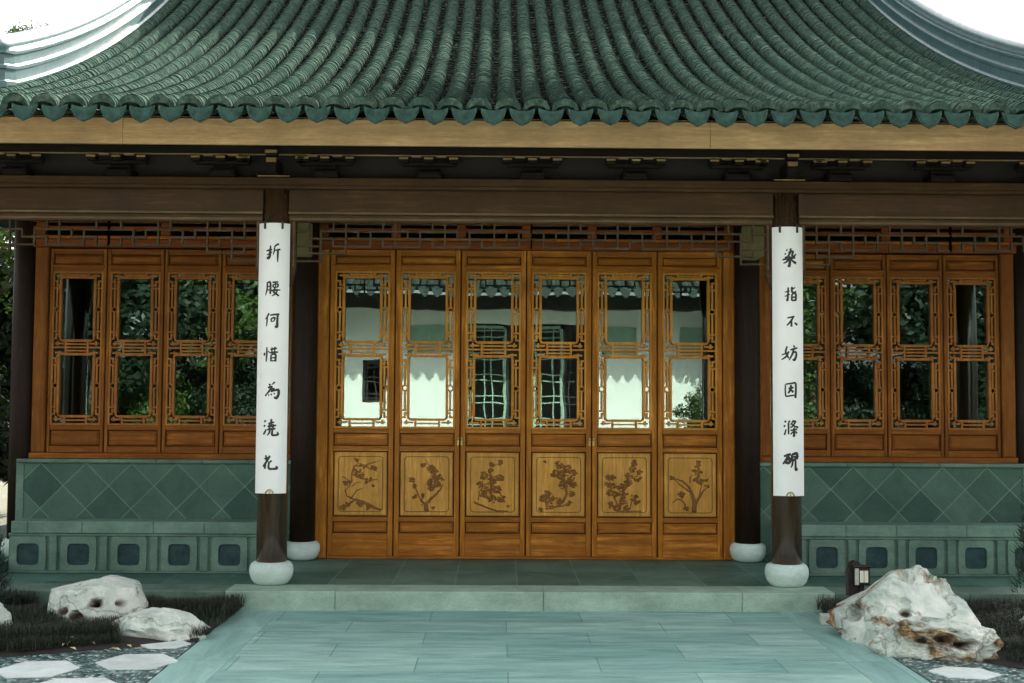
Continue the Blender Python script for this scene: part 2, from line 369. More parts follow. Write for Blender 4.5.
# ------------------------------------------------------------------ the pavilion
PV = empty('pavilion', (0, 10, 0)); tag(PV, 'Chinese pavilion with grey green tiled roof and carved orange wooden doors', 'pavilion')
def part(mb, name, mats, parent=None, bev=0):
    o = mb.build(name, mats, parent or PV)
    if parent is None or parent is PV: o.location = (0, -10, 0)
    if bev: bevel(o, bev)
    return o
def column(x, y, r0, r1, top, pr, ph, mat='lacquer_column'):
    b = MB(); b.lathe([(r0*1.0, .0), (r0, 1.2), (r0*.97+r1*.03, 2), (r1, top-ph)], (x, y, ph), 40)
    c = part(b, 'column', mat)
    b = MB(); k = ph/.185
    b.lathe([(pr*.66, 0), (pr*.76, .008*k), (pr*.90, .04*k), (pr*.985, .085*k), (pr, .115*k), (pr*.97, .148*k), (pr*.90, .17*k), (pr*.80, .182*k), (pr*.6, .186*k)], (x, y, .003), 48)
    b.build('plinth', 'plinth_stone', c)
for sx in (-1, 1):
    column(sx*2.13, 10, .125, .105, 3.36, .18, .185)
    column(sx*2.13, 11.54, .118, .108, 4.2, .172, .175, 'dull_column')
    column(sx*4.86, 11.67, .118, .110, 4.2, .17, .175, 'dull_column')
    column(sx*4.92, 10, .125, .105, 3.36, .18, .185)
for sx in (-1, 1):
    b = MB(); b.box(sx*2.13-.075, sx*2.13+.075, 10.09, 11.44, 2.88, 3.2); part(b, 'cross_beam', 'cross_beam_pale', bev=.01)
# lintel beams between front columns with their thin mouldings
for (x0, x1) in ((-4.82, -2.236), (-2.024, 2.024), (2.236, 4.82)):
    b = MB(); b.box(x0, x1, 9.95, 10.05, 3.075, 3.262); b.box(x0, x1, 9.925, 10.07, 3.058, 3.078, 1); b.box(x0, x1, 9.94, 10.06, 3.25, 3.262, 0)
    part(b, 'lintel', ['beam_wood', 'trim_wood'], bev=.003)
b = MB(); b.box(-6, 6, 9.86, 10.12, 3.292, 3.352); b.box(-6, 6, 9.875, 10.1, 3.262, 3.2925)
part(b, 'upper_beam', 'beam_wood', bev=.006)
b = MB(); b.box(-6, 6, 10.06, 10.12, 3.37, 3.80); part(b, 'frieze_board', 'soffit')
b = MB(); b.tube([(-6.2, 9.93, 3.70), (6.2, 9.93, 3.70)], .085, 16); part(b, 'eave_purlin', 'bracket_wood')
b = MB(); b.box(-6.2, 6.2, 9.80, 9.835, 3.53, 3.595); b.box(-6.2, 6.2, 9.795, 9.82, 3.5255, 3.533, 1); part(b, 'bracket_purlin', ['bracket_wood', 'pale_edge_wood'])
# small bracket sets
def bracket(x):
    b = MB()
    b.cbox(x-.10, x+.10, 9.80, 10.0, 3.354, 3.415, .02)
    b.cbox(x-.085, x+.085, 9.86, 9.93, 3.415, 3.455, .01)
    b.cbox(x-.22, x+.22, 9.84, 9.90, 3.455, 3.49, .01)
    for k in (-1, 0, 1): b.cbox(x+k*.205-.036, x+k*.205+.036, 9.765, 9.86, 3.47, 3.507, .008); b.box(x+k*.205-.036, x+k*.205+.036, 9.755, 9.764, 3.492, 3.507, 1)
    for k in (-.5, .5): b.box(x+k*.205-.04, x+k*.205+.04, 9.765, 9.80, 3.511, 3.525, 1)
    part(b, 'bracket', ['bracket_wood', 'pale_edge_wood'])
sp = .852
for i in range(-6, 7): bracket(i*sp+.0) if abs(abs(i*sp)-2.13) > .2 else None
for sx in (-1, 1):                                           # larger bracket head over each front column
    x = sx*2.13; b = MB()
    b.cbox(x-.14, x+.14, 9.82, 10.02, 3.354, 3.36, .01); b.box(x-.13, x+.13, 9.812, 9.822, 3.35, 3.359, 1)
    b.cbox(x-.04, x+.04, 9.72, 9.99, 3.365, 3.485, .012); b.box(x-.04, x+.04, 9.705, 9.718, 3.45, 3.485, 1)
    b.cbox(x-.045, x+.045, 9.70, 9.79, 3.505, 3.555, .008); b.box(x-.048, x+.048, 9.685, 9.698, 3.522, 3.545, 1)
    for k in (-1, 1): b.cbox(x+k*.25-.045, x+k*.25+.045, 9.765, 9.86, 3.47, 3.507, .008); b.box(x+k*.25-.045, x+k*.25+.045, 9.755, 9.764, 3.49, 3.505, 1)
    part(b, 'bracket', ['bracket_wood', 'pale_edge_wood'])

# hanging fret lattice below the lintels: cells of ~0.103 m, drawn from one end and mirrored
def hanging(x0, x1, cells, corner=True):
    b = MB(); c = (x1-x0)/cells; half = cells/2
    zt, z1, z2, z3, z4, z5 = 2.995, 2.925, 2.862, 2.797, 2.737, 2.672
    H, V = [], []
    if corner:
        H += [(0, 1, z1), (2, 5, z1), (1, 3, z2), (0, 2, z3), (1, 4, z4), (0, 2, z5), (3, 6, z3)]
        V += [(1, zt, z2), (1, z3, z4), (2, z1, z5), (3, zt, z1), (3, z2, z3), (4, zt, z4), (5, z1, z2)]
        k = 5
    else: k = 0
    while k < half+.5:
        H += [(k, k+2, z2), (k+1, k+4, z1), (k+2, k+5, z3)]
        V += [(k+1, z1, z3), (k+2, z2, z3), (k+2, zt, z1), (k+3, zt, z3), (k+4, z1, z2)]
        k += 4
    w = .0072; done = set()
    for m in (0, 1):
        X = (lambda u: x0+u*c) if m == 0 else (lambda u: x1-u*c)
        for (a, e, z) in H:
            e2 = min(e, half)
            if a >= half: continue
            xa, xb = sorted((X(a), X(e2))); b.box(xa-w, xb+w, 9.988, 10.012, z-w, z+w)
        for (u, za, zb) in V:
            if u > half+.01: continue
            b.box(X(u)-w, X(u)+w, 9.986, 10.014, min(za, zb)-w*.9, max(za, zb)+w*.9)
    # frame round the fret, and the posts against the columns with a curled foot
    b.box(x0-.055, x1+.055, 9.965, 10.035, 3.0, 3.055, 1); b.box(x0-.05, x1+.05, 9.955, 9.966, 3.012, 3.030, 2)
    for sx, xe in ((-1, x0), (1, x1)):
        b.box(min(xe, xe+sx*.055), max(xe, xe+sx*.055), 9.968, 10.032, 2.60, 3.0, 1)
        b.box(min(xe+sx*.012, xe+sx*.022), max(xe+sx*.012, xe+sx*.022), 9.960, 9.969, 2.62, 3.0, 2)
        b.prism([(xe, 0), (xe+sx*.055, 0), (xe+sx*.055, -.12), (xe+sx*.03, -.14)], 0, .06, 1)
        for i in range(8): x, y, z = b.v[-8+i]; b.v[-8+i] = (x, 9.97+z, 2.60+y)
    part(b, 'hanging_lattice', ['hanging_wood', 'beam_wood', 'trim_wood'])
hanging(-1.965, 1.965, 38); hanging(-4.76, -2.295, 24); hanging(2.295, 4.76, 24)

# ---- door and window leaves
DY = 11.60
def lattice(w, h, bw=.0175):
    b = MB(); X = lambda x: (x-38)/184*w; Z = lambda y: (643-y)/535*h
    k = bw/2
    def hb(xa, xb, y, kk=k, d=0): b.box(X(xa)-kk, X(xb)+kk, .003+d, .026, Z(y)-kk, Z(y)+kk)
    def vb(x, ya, yb, kk=k, d=0): b.box(X(x)-kk, X(x)+kk, .0+d, .028, min(Z(ya), Z(yb))-kk*.9, max(Z(ya), Z(yb))+kk*.9)
    hb(42, 218, 111); hb(42, 218, 640); vb(41, 113, 638); vb(219, 113, 638); hb(42, 218, 373.5, k*.9)
    for (t0, t1, xa, xb) in ((128, 350, 67, 193), (397, 613, 65, 195)):
        fk = k*1.35
        for (x, z) in ((xa, 0), (xb, 0)): b.box(X(x)-fk, X(x)+fk, -.006, .03, Z(t1-12), Z(t0+12))
        for y in (t0, t1): b.box(X(xa+10), X(xb-10), -.006, .03, Z(y)-fk, Z(y)+fk)
        for (x, sx) in ((xa, 1), (xb, -1)):                  # rounded corners
            for (y, sy) in ((t0, 1), (t1, -1)):
                pts = []
                for q in range(5):
                    a = pi/2*q/4; pts.append((X(x+sx*10*(1-cos(a))), .012, Z(y+sy*12*(1-sin(a)))))
                b.tube(pts, fk, 6)
    for y in (119.5, 362, 385, 626.5): hb(90, 170, y, k*.85)
    for x in (90, 170):
        vb(x, 112, 126); vb(x, 352, 395); vb(x, 615, 639)
    for m in (0, 1):
        F = (lambda x: x) if m == 0 else (lambda x: 260-x)
        def h2(xa, xb, y):
            a, c = sorted((F(xa), F(xb))); hb(a, c, y)
        def v2(x, ya, yb): vb(F(x), ya, yb)
        for (t0, t1, rc) in ((128, 350, 240), (397, 613, 506)):
            v2(54, t0+38, rc-9); v2(54, rc+9, t1-32)
            pts = [(X(F(54)+9.5*cos(a)), .012, Z(rc+9*sin(a))) for a in [2*pi*q/12 for q in range(13)]]
            b.tube(pts, k*.95, 6, cap=False)
            h2(42, 66, t0+38); h2(42, 66, t1-32)
            # stepped corner frets
            v2(54, t0+14, t0+30); h2(54, 66, t0+28); h2(42, 54, t0+14); v2(66, t0-8, t0+2); h2(54, 78, t0-5); v2(78, t0-5, t0+1)
            v2(54, t1-24, t1-8); h2(54, 66, t1-22); h2(42, 54, t1-8); v2(60, t1+4, t1+14); h2(54, 80, t1+10)
    return b
def panel(x0, x1, z0, z1, rnd=False):
    """a field with a raised moulding and a sunk groove round it"""
    b = MB(); g = .022
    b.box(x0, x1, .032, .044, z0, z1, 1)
    b.cbox(x0+.010, x1-.010, .014, .0325, z0+.009, z1-.009, .006)
    b.cbox(x0+g, x1-g, .006, .0165, z0+g*.8, z1-g*.8, .008)
    return b
def leaf(w, x0, zs, mats, carve=None, name='door_leaf', base=True, handle=0, label=None):
    mv, mh, mp = mats
    e = .0055; sw = .053 if w > .6 else .036
    T, p1, p0, l1, l0, q1, q0, B = zs[:8]
    b = MB()
    bot = zs[-1]
    for (a, c) in ((e, sw), (w-sw, w-e)): b.cbox(a, c, 0, .05, bot, T, .005)
    rails = [(p1, T), (l1, p0), (q1, l0)]
    if base: r1, r0, s1, s0 = zs[8:12]; rails += [(r1, q0), (s1, r0), (bot, s0)]
    else: rails += [(bot, q0)]
    for (z0, z1) in rails: b.cbox(sw, w-sw, .004, .046, z0, z1, .004, 1)
    o = b.build(name, [mv, mh], PV, (x0, DY-10, 0))
    if label: o['label'] = label
    ww = w-2*sw
    # narrow bead shelf under the top panel
    b = MB(); b.cbox(sw*.6, w-sw*.6, -.012, 0, p0-.028, p0-.008, .004); b.build('bead', mh, o)
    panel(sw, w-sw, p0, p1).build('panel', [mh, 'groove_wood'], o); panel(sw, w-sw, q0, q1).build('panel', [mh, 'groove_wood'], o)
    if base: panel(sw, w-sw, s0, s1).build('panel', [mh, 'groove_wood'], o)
    lt = lattice(ww, l1-l0).build('lattice', 'lattice_wood' if base else 'window_lattice_wood', o, (sw, 0, l0))
    g = MB(); g.box(sw-.004, w-sw+.004, .0305, .0365, l0-.004, l1+.004); g.build('glass_pane', 'glass', o)
    if base:
        r1, r0 = zs[8:10]
        b = MB(); g_ = .03
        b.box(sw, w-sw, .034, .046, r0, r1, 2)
        b.cbox(sw+.012, w-sw-.012, .006, .0345, r0+.011, r1-.011, .010)
        # dark groove line with rounded corners, and the relief carving
        xa, xb, za, zb = sw+.052, w-sw-.052, r0+.052, r1-.052; rr = .03; pts = []
        for (cx, cz, a0) in ((xa+rr, za+rr, pi), (xb-rr, za+rr, 1.5*pi), (xb-rr, zb-rr, 0), (xa+rr, zb-rr, .5*pi)):
            for q in range(5): a = a0+pi/2*q/4; pts.append((cx+rr*cos(a), .0055, cz+rr*sin(a)))
        b.tube(pts+[pts[0]], .0042, 6, 1, False)
        if carve:
            lines, blobs = carve
            sx = (xb-xa); sz = (zb-za); F = lambda u, v: (xa+u*sx, za+(1-v)*sz)
            for ln in lines:
                P = [F(u, v) for (u, v, r) in ln]; rs = [r*.5 for (_, _, r) in ln]
                # smooth the polyline, then lay a tapered bough on the field
                PP, RR = [], []
                for i in range(len(P)-1):
                    for q in range(4):
                        f = q/4; PP.append((P[i][0]*(1-f)+P[i+1][0]*f+.002*sin(i*5+q*2), .0055, P[i][1]*(1-f)+P[i+1][1]*f+.002*cos(i*3+q*2))); RR.append(rs[i]*(1-f)+rs[i+1]*f)
                PP.append((P[-1][0], .0055, P[-1][1])); RR.append(rs[-1])
                b.tube(PP, RR, 6, 1)
            rn = random.Random(int(x0*977)+5)
            for (u, v, r, k) in blobs:
                for q in range(int(k*1.7)):
                    a = rn.uniform(0, 2*pi); d = r*sqrt(rn.random()); x, z = F(u+d*cos(a), v+d*sin(a)*.8)
                    s_ = rn.uniform(.008, .015); b.blob((x, .005, z), (s_*rn.uniform(.8, 1.5), rn.uniform(.005, .011), s_*rn.uniform(.5, 1.0)), 1, 6, 4)
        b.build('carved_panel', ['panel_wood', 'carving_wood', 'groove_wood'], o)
    if handle:
        b = MB(); hx = w-.018 if handle > 0 else .018
        b.cbox(hx-.010, hx+.010, -.006, -.001, 1.09, 1.165, .002); b.lathe([(.007, 0), (.011, .008), (.011, .014), (.006, .02)], (0, 0, 0), 12)
        n0 = len(b.v)-48
        for i in range(n0, len(b.v)): x, y, z = b.v[i]; b.v[i] = (hx+x, -.006-z, 1.15+y)
        b.tube([(hx+.012*cos(a), -.018, 1.128+.012*sin(a)) for a in [2*pi*q/12 for q in range(13)]], .003, 6, cap=False)
        b.build('handle', 'brass', o)
    return o
# the six carvings: boughs (u, v, thickness) and leaf clusters (u, v, radius, count), v downwards
CV = [
 ([[(.1,.93,.012),(.25,.86,.02),(.4,.78,.022),(.6,.84,.03),(.8,.92,.03),(.97,.97,.02)], [(.35,.78,.02),(.2,.72,.014),(.16,.62,.010),(.24,.55,.012),(.3,.45,.014),(.3,.3,.014),(.36,.18,.012),(.46,.12,.01)],
   [(.3,.75,.014),(.42,.62,.012),(.55,.58,.008)], [(.3,.32,.012),(.5,.40,.014),(.68,.43,.012),(.88,.42,.008)], [(.34,.18,.01),(.55,.17,.012),(.75,.12,.01),(.95,.07,.007)], [(.24,.45,.01),(.14,.38,.009),(.08,.37,.007)], [(.3,.55,.01),(.42,.48,.009),(.52,.47,.006)], [(.58,.17,.009),(.7,.22,.01),(.88,.27,.008)]],
  [(.40,.08,.05,5),(.55,.16,.08,8),(.48,.32,.10,12),(.8,.2,.06,6),(.34,.25,.05,5),(.68,.43,.07,6),(.2,.48,.07,6),(.09,.93,.07,7),(.2,.88,.06,6),(.5,.86,.08,8),(.7,.93,.06,6),(.62,.5,.03,2),(.78,.52,.03,2)]),
 ([[(.5,.99,.05),(.5,.86,.04),(.6,.76,.028),(.72,.68,.024),(.82,.58,.018),(.88,.5,.012)], [(.5,.88,.03),(.38,.8,.022),(.32,.7,.016),(.26,.58,.013),(.2,.47,.009),(.16,.42,.007)], [(.66,.6,.012),(.7,.45,.014),(.66,.3,.012),(.58,.18,.01),(.47,.05,.007)], [(.38,.82,.014),(.42,.74,.01)], [(.42,.9,.016),(.38,.86,.010)]],
  [(.62,.22,.09,16),(.70,.34,.10,20),(.66,.46,.13,24),(.60,.54,.09,12),(.78,.5,.06,8),(.42,.14,.06,7),(.16,.43,.06,8),(.24,.54,.05,6),(.24,.73,.05,6),(.42,.72,.04,4),(.85,.4,.04,4),(.66,.93,.025,2)]),
 ([[(.08,.82,.02),(.2,.86,.022),(.38,.92,.02),(.6,.98,.016),(.85,.98,.012)], [(.45,.2,.012),(.45,.4,.016),(.48,.6,.018),(.46,.8,.018)], [(.45,.45,.012),(.3,.52,.012),(.2,.64,.010),(.18,.78,.01)], [(.48,.5,.012),(.62,.58,.012),(.72,.72,.012),(.78,.82,.012)], [(.45,.22,.008),(.56,.14,.009),(.72,.1,.008)]],
  [(.66,.11,.06,9),(.48,.14,.05,7),(.45,.25,.05,7),(.3,.34,.09,12),(.5,.42,.1,16),(.66,.38,.08,12),(.22,.5,.07,9),(.42,.58,.1,14),(.6,.6,.09,13),(.3,.68,.1,13),(.5,.76,.1,13),(.7,.76,.08,11),(.86,.9,.02,2)]),
 ([[(.2,.94,.014),(.35,.93,.016),(.5,.88,.018),(.62,.8,.022),(.68,.66,.024),(.66,.5,.022),(.62,.35,.018)], [(.5,.9,.014),(.7,.86,.014),(.78,.8,.010)], [(.24,.95,.016),(.22,.8,.014),(.22,.68,.01)]],
  [(.5,.14,.08,12),(.68,.2,.1,18),(.82,.28,.08,14),(.42,.3,.1,18),(.58,.34,.12,24),(.78,.42,.1,18),(.6,.5,.1,16),(.84,.5,.06,9),(.8,.66,.07,9),(.24,.66,.08,14),(.18,.75,.09,14),(.34,.74,.08,10),(.5,.78,.08,9),(.3,.84,.09,10),(.1,.95,.04,5),(.2,.08,.03,2),(.74,.84,.06,5)]),
 ([[(.4,.95,.022),(.4,.78,.018),(.48,.62,.014),(.56,.42,.012),(.64,.25,.01),(.7,.1,.008)], [(.38,.9,.016),(.28,.75,.014),(.2,.55,.012),(.16,.38,.008)], [(.62,.95,.014),(.66,.82,.012),(.74,.7,.008)], [(.3,.97,.014),(.6,.98,.014),(.88,.97,.01)]],
  [(.72,.1,.07,10),(.68,.2,.08,12),(.6,.33,.08,14),(.56,.45,.09,16),(.46,.55,.1,18),(.5,.68,.08,12),(.8,.38,.08,9),(.84,.26,.05,6),(.14,.36,.06,9),(.24,.36,.06,8),(.12,.5,.06,8),(.24,.52,.07,9),(.16,.64,.07,9),(.3,.68,.08,10),(.46,.8,.08,9),(.18,.86,.07,9),(.34,.9,.08,9),(.72,.72,.08,12),(.8,.82,.06,7),(.56,.92,.07,7)]),
 ([[(.58,.99,.05),(.6,.84,.04),(.56,.68,.030),(.46,.52,.022),(.32,.42,.016),(.18,.38,.012),(.06,.40,.009)], [(.6,.85,.03),(.7,.72,.022),(.78,.62,.016),(.9,.52,.01)], [(.5,.62,.02),(.36,.54,.014),(.24,.47,.010),(.16,.40,.008)], [(.42,.97,.014),(.38,.84,.014),(.3,.76,.014),(.2,.75,.012),(.1,.82,.008)], [(.5,.46,.008),(.5,.36,.010),(.56,.3,.006)], [(.7,.7,.01),(.76,.5,.009),(.72,.42,.01)]],
  [(.7,.1,.06,8),(.66,.18,.07,9),(.62,.26,.07,9),(.70,.34,.06,8),(.74,.44,.07,9),(.86,.4,.05,5),(.3,.66,.07,10),(.4,.92,.05,6),(.08,.36,.04,5),(.88,.52,.04,3),(.64,.4,.05,5),(.72,.24,.04,4)]),
]
zd = [2.978, 2.921, 2.843, 2.769, 1.249, 1.204, 1.079, 0, 1.025, .405, .352, .245, .030]
zd = [2.978, 2.921, 2.838, 2.769, 1.249, 1.204, 1.079, 0, 1.030, .400, .355, .243, .028]
door_labels = ['leaf carved with a low bent pine', 'leaf carved with a forked leafy tree', 'leaf carved with a mound of blossoms', 'leaf carved with a curved round crowned tree', 'leaf carved with two leafy flowering stems', 'leaf carved with bare spreading branches']
for i in range(6):
    leaf(.635, -1.905+i*.635, zd, ('door_wood', 'door_wood_across', 'panel_wood'), CV[i], handle={1: 1, 2: -1, 3: 1, 4: -1}.get(i, 0), label=door_labels[i])
zw = [2.966, 2.915, 2.815, 2.745, 1.265, 1.217, 1.062, 0, 1.0]
for sx in (-1, 1):
    for i in range(4):
        x0 = -4.61+i*.5525 if sx < 0 else 2.40+i*.5525
        leaf(.5525, x0, zw, ('window_wood', 'window_wood_across', 'window_wood_across'), None, 'window_leaf', base=False)
# frames: jambs, sills, transom
for sx in (-1, 1):
    b = MB(); b.cbox(min(sx*1.908, sx*2.02), max(sx*1.908, sx*2.02), DY-.03, DY+.08, 0.004, 2.98, .012); part(b, 'door_jamb', 'door_wood')
b = MB(); b.box(-1.9, 1.9, DY+.0, DY+.06, .004, .027); part(b, 'threshold', 'door_wood_across')
def transom(x0, x1, stiles, name='transom'):
    b = MB()
    b.cbox(x0, x1, DY-.01, DY+.08, 2.982, 3.062, .006); b.cbox(x0, x1, DY-.025, DY+.06, 3.064, 3.094, .006, 1)
    b.cbox(x0, x1, DY-.01, DY+.06, 3.226, 3.30, .006)
    for x in stiles: b.cbox(x-.045, x+.045, DY-.016, DY+.06, 3.095, 3.225, .006)
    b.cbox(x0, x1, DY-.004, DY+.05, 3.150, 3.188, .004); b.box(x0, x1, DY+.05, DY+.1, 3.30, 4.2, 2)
    o = part(b, name, ['red_wood', 'door_wood_across', 'soffit'])
    g = MB(); g.box(x0, x1, DY+.03, DY+.035, 3.095, 3.226); g.build('glass_pane', 'glass', o)
transom(-2.02, 2.02, [-1.97, -1.27, -.635, 0, .635, 1.27, 1.97]); transom(-4.8, -2.24, [-4.7, -3.5, -2.4]); transom(2.24, 4.8, [2.4, 3.5, 4.7])
for sx in (-1, 1):
    b = MB()
    f = lambda a, c: (min(sx*a, sx*c), max(sx*a, sx*c))
    b.cbox(*f(4.613, 4.742), DY-.03, DY+.08, .999, 2.98, .012); part(b, 'window_jamb', 'window_wood')
    b = MB(); b.cbox(*f(2.25, 2.397), DY-.03, DY+.08, .999, 2.98, .012); part(b, 'window_jamb', 'window_wood')
    b = MB(); b.cbox(*f(2.25, 4.75), DY-.05, DY+.10, .945, .998, .006); part(b, 'window_sill', 'window_wood_across')
    # tiled dado under the windows
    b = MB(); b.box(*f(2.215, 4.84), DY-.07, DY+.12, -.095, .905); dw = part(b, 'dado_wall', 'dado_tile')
    b = MB()
    x = 2.20
    for k in range(6): b.cbox(*f(x+.001, x+.44), DY-.10, DY+.12, .906, .943, .008); x += .441
    b.build('dado_cap', 'ledge_stone', dw)
    b = MB(); b.box(*f(2.205, 2.235), DY-.078, DY+.12, .004, .904); b.box(*f(4.78, 4.85), DY-.078, DY+.12, .004, .904); b.build('dado_border', 'ledge_stone', dw)
    # shallow stone ledge with recessed panels
    F0 = 11.25; zb = -.098
    b = MB(); b.box(*f(2.37, 4.80), F0+.022, DY-.072, zb, .25); xe = 4.81 if sx > 0 else 4.77
    x = 2.365; k = 0; tp = MB()
    while x < 4.76:
        wd = (.62, .47, .66, .5)[k % 4]; x2 = min(x+wd, xe); tp.cbox(*f(x+.0015, x2), F0-.018, DY-.071, .270, .380, .007); x = x2; k += 1
    b.cbox(*f(2.37, 4.80), F0-.004, F0+.04, .242, .2695, .006)
    b.cbox(*f(2.37, 4.80), F0-.006, F0+.03, zb, zb+.022, .006)
    lg = part(b, 'stone_ledge', 'ledge_stone'); tp.build('ledge_top', 'ledge_top', lg)
    for k in range(5):
        X0 = sx*((2.81 if sx > 0 else 2.755)+.4655*k)
        pn = MB(); o_ = .166; r_ = .103; hz0, hz1 = zb+.025, .240; cz = .075; hh = .100; zm = (hz0+hz1)/2
        ring_o = []; ring_i = []
        for q in range(32):                                 # slab with a rounded square opening
            a = 2*pi*q/32+.0001; ca, sa = cos(a), sin(a)
            m_ = max(abs(ca)/o_, abs(sa)/((hz1-hz0)/2)); ring_o.append((X0+ca/m_, zm+sa/m_))
            e_ = 6; m2 = (abs(ca/r_)**e_+abs(sa/hh)**e_)**(1/e_); ring_i.append((X0+ca/m2, cz+sa/m2))
        vs = [(x, F0, z) for x, z in ring_o]+[(x, F0, z) for x, z in ring_i]+[(x, F0+.035, z) for x, z in ring_i]+[(x, F0+.02, z) for x, z in ring_o]
        fs = []
        for q in range(32): w = (q+1) % 32; fs += [(q, w, 32+w, 32+q), (32+q, 32+w, 64+w, 64+q), (96+q, 96+w, w, q)]
        pn.add(vs, fs, 0); pn.add([(x, F0+.0185, z) for x, z in ring_i], [tuple(range(32))], 1)
        pn.build('recess_panel', ['ledge_panel', 'recess_stone'], lg)
        b2 = MB(); xp = X0-sx*.2328; b2.cbox(xp-.036, xp+.036, F0-.010, F0+.021, zb+.023, .241, .006); b2.build('ledge_pier', 'ledge_stone', lg)
# dark room behind the glass
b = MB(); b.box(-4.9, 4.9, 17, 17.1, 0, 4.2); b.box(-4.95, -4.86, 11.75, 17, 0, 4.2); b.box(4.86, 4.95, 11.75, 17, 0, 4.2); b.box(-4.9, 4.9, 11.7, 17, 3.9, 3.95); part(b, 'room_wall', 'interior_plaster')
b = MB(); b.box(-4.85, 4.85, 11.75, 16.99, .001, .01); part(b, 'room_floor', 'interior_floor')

# ---- roof: rows of small curved tiles on a concave slope
RP = .2125; EY = 8.76; EZ = 3.66; TA, TB = .30, .0305; TM = 6.24
zs_ = lambda t: EZ+TA*t+TB*t*t
def frame(t):
    s_ = TA+2*TB*t; l = sqrt(1+s_*s_); return Vector((0, EY+t, zs_(t))), Vector((0, -s_/l, 1/l))
def tmax(x): return TM if abs(x) <= 4.25 else max(.15, 1.75*(1-(abs(x)-4.25)/2.15))
rf = MB(); rn = random.Random(3)
def side_pt(o, nrm, dx, dn): return (o.x+dx+nrm.x*dn, o.y+nrm.y*dn, o.z+nrm.z*dn)
NR = 30
for k in range(-NR, NR+1):
    x = k*RP; T = tmax(x); t = -.02; seg = 9; vs = []; rings = 0
    wob = rn.uniform(-.006, .006)
    while t < T:
        L_ = rn.uniform(.040, .070); dx = rn.uniform(-.004, .004)+wob*sin(t*1.7+k); lift = rn.uniform(-.0015, .0015); rr = (.086 if t < .06 else .076)+rn.uniform(-.0015, .0015)
        first = rings == 0
        for (tt, r) in ((t, rr+.0035), (t+L_, rr-.0025)):
            o, nn = frame(tt)
            for q in range(seg+1):
                a = pi*q/seg; vs.append(side_pt(o, nn, x+dx+r*cos(a), lift+.004+r*1.0*sin(a)))
            rings += 1
        t += L_
    n1 = seg+1
    fs = [(i*n1+q, (i+1)*n1+q, (i+1)*n1+q+1, i*n1+q+1) for i in range(rings-1) for q in range(seg)]
    rf.add(vs, fs, 0, False)
    # lip at the eave end: an arch of tile edge, dark inside
    o, nn = frame(-.02); ve = []
    for (rr, rz_, dy) in ((.093, .083, 0), (.096, .086, -.010), (.066, .030, -.014), (.062, .026, .12)):
        for q in range(seg+1): a = pi*q/seg; p = side_pt(o, nn, x+rr*cos(a)*1.03, .004+rz_*sin(a)); ve.append((p[0], p[1]+dy, p[2]-.003))
    rf.add(ve, [(i*n1+q, i*n1+q+1, (i+1)*n1+q+1, (i+1)*n1+q) for i in range(3) for q in range(seg)], 0)
    # trough row beside it
    xt = x+RP/2; T2 = min(tmax(xt), T); t = -.10; vs = []; rings = 0; sg = 5
    while t < T2:
        L_ = rn.uniform(.09, .13); lf = rn.uniform(-.003, .003)
        for (tt, dz) in ((t, .010+lf), (t+L_, -.002+lf)):
            o, nn = frame(tt)
            for q in range(sg+1): u = -1+2*q/sg; vs.append(side_pt(o, nn, xt+u*.088, dz-.065+.035*u*u))
            rings += 1
        t += L_
    rf.add(vs, [(i*(sg+1)+q, i*(sg+1)+q+1, (i+1)*(sg+1)+q+1, (i+1)*(sg+1)+q) for i in range(rings-1) for q in range(sg)], 1)
# sheathing under the tiles, back slope and end slopes
def slope_strip(x0, x1, off, mi, t0=.2, t1=None):
    pass
nn_ = 24; vs = []
for i in range(nn_+1):
    t = .12+(TM-.12)*i/nn_; o, nr = frame(t); xw = 4.4 if t > 1.75 else 4.4+2.0*(1-t/1.75)
    vs += [(-xw, o.y, o.z-.09), (xw, o.y, o.z-.09)]
rf.add(vs, [(2*i, 2*i+1, 2*i+3, 2*i+2) for i in range(nn_)], 1)
vs = []
for i in range(nn_+1):                                       # back slope
    t = TM*i/nn_; z = zs_(TM-t)
    vs += [(-4.5, EY+TM+t, z), (4.5, EY+TM+t, z)]
rf.add(vs, [(2*i, 2*i+2, 2*i+3, 2*i+1) for i in range(nn_)], 0)
for sx in (-1, 1):                                           # end slopes below the gables
    rf.add([(sx*6.45, EY, EZ-.02), (sx*6.45, EY+2*TM, EZ-.02), (sx*4.45, EY+2*TM-1.75, zs_(1.75)-.02), (sx*4.45, EY+1.75, zs_(1.75)-.02)], [(0, 1, 2, 3)], 0)
    vs = [(sx*4.42, EY+t, zs_(min(t, 2*TM-t))-.03) for t in [1.75+(2*TM-3.5)*i/20 for i in range(21)]]; rf.add(vs, [tuple(range(21))], 1)
RF = part(rf, 'roof', ['roof_tile', 'trough_tile'])
# soffit and fascia
b = MB(); b.add([(-6.4, 8.97, 3.50), (6.4, 8.97, 3.50), (6.4, 10.6, 3.98), (-6.4, 10.6, 3.98)], [(0, 1, 2, 3)]); b.add([(-6.4, 10.6, 3.98), (6.4, 10.6, 3.98), (6.4, 17, 4.3), (-6.4, 17, 4.3)], [(0, 1, 2, 3)]); b.build('soffit', 'soffit', RF)
b = MB(); xs = [-6.4, -3.1, 1.32, 4.6, 6.4]
for i in range(4): b.box(xs[i]+.001, xs[i+1]-.001, 8.95, 8.985, 3.428, 3.64)
bevel(b.build('fascia', 'fascia_wood', RF), .003)
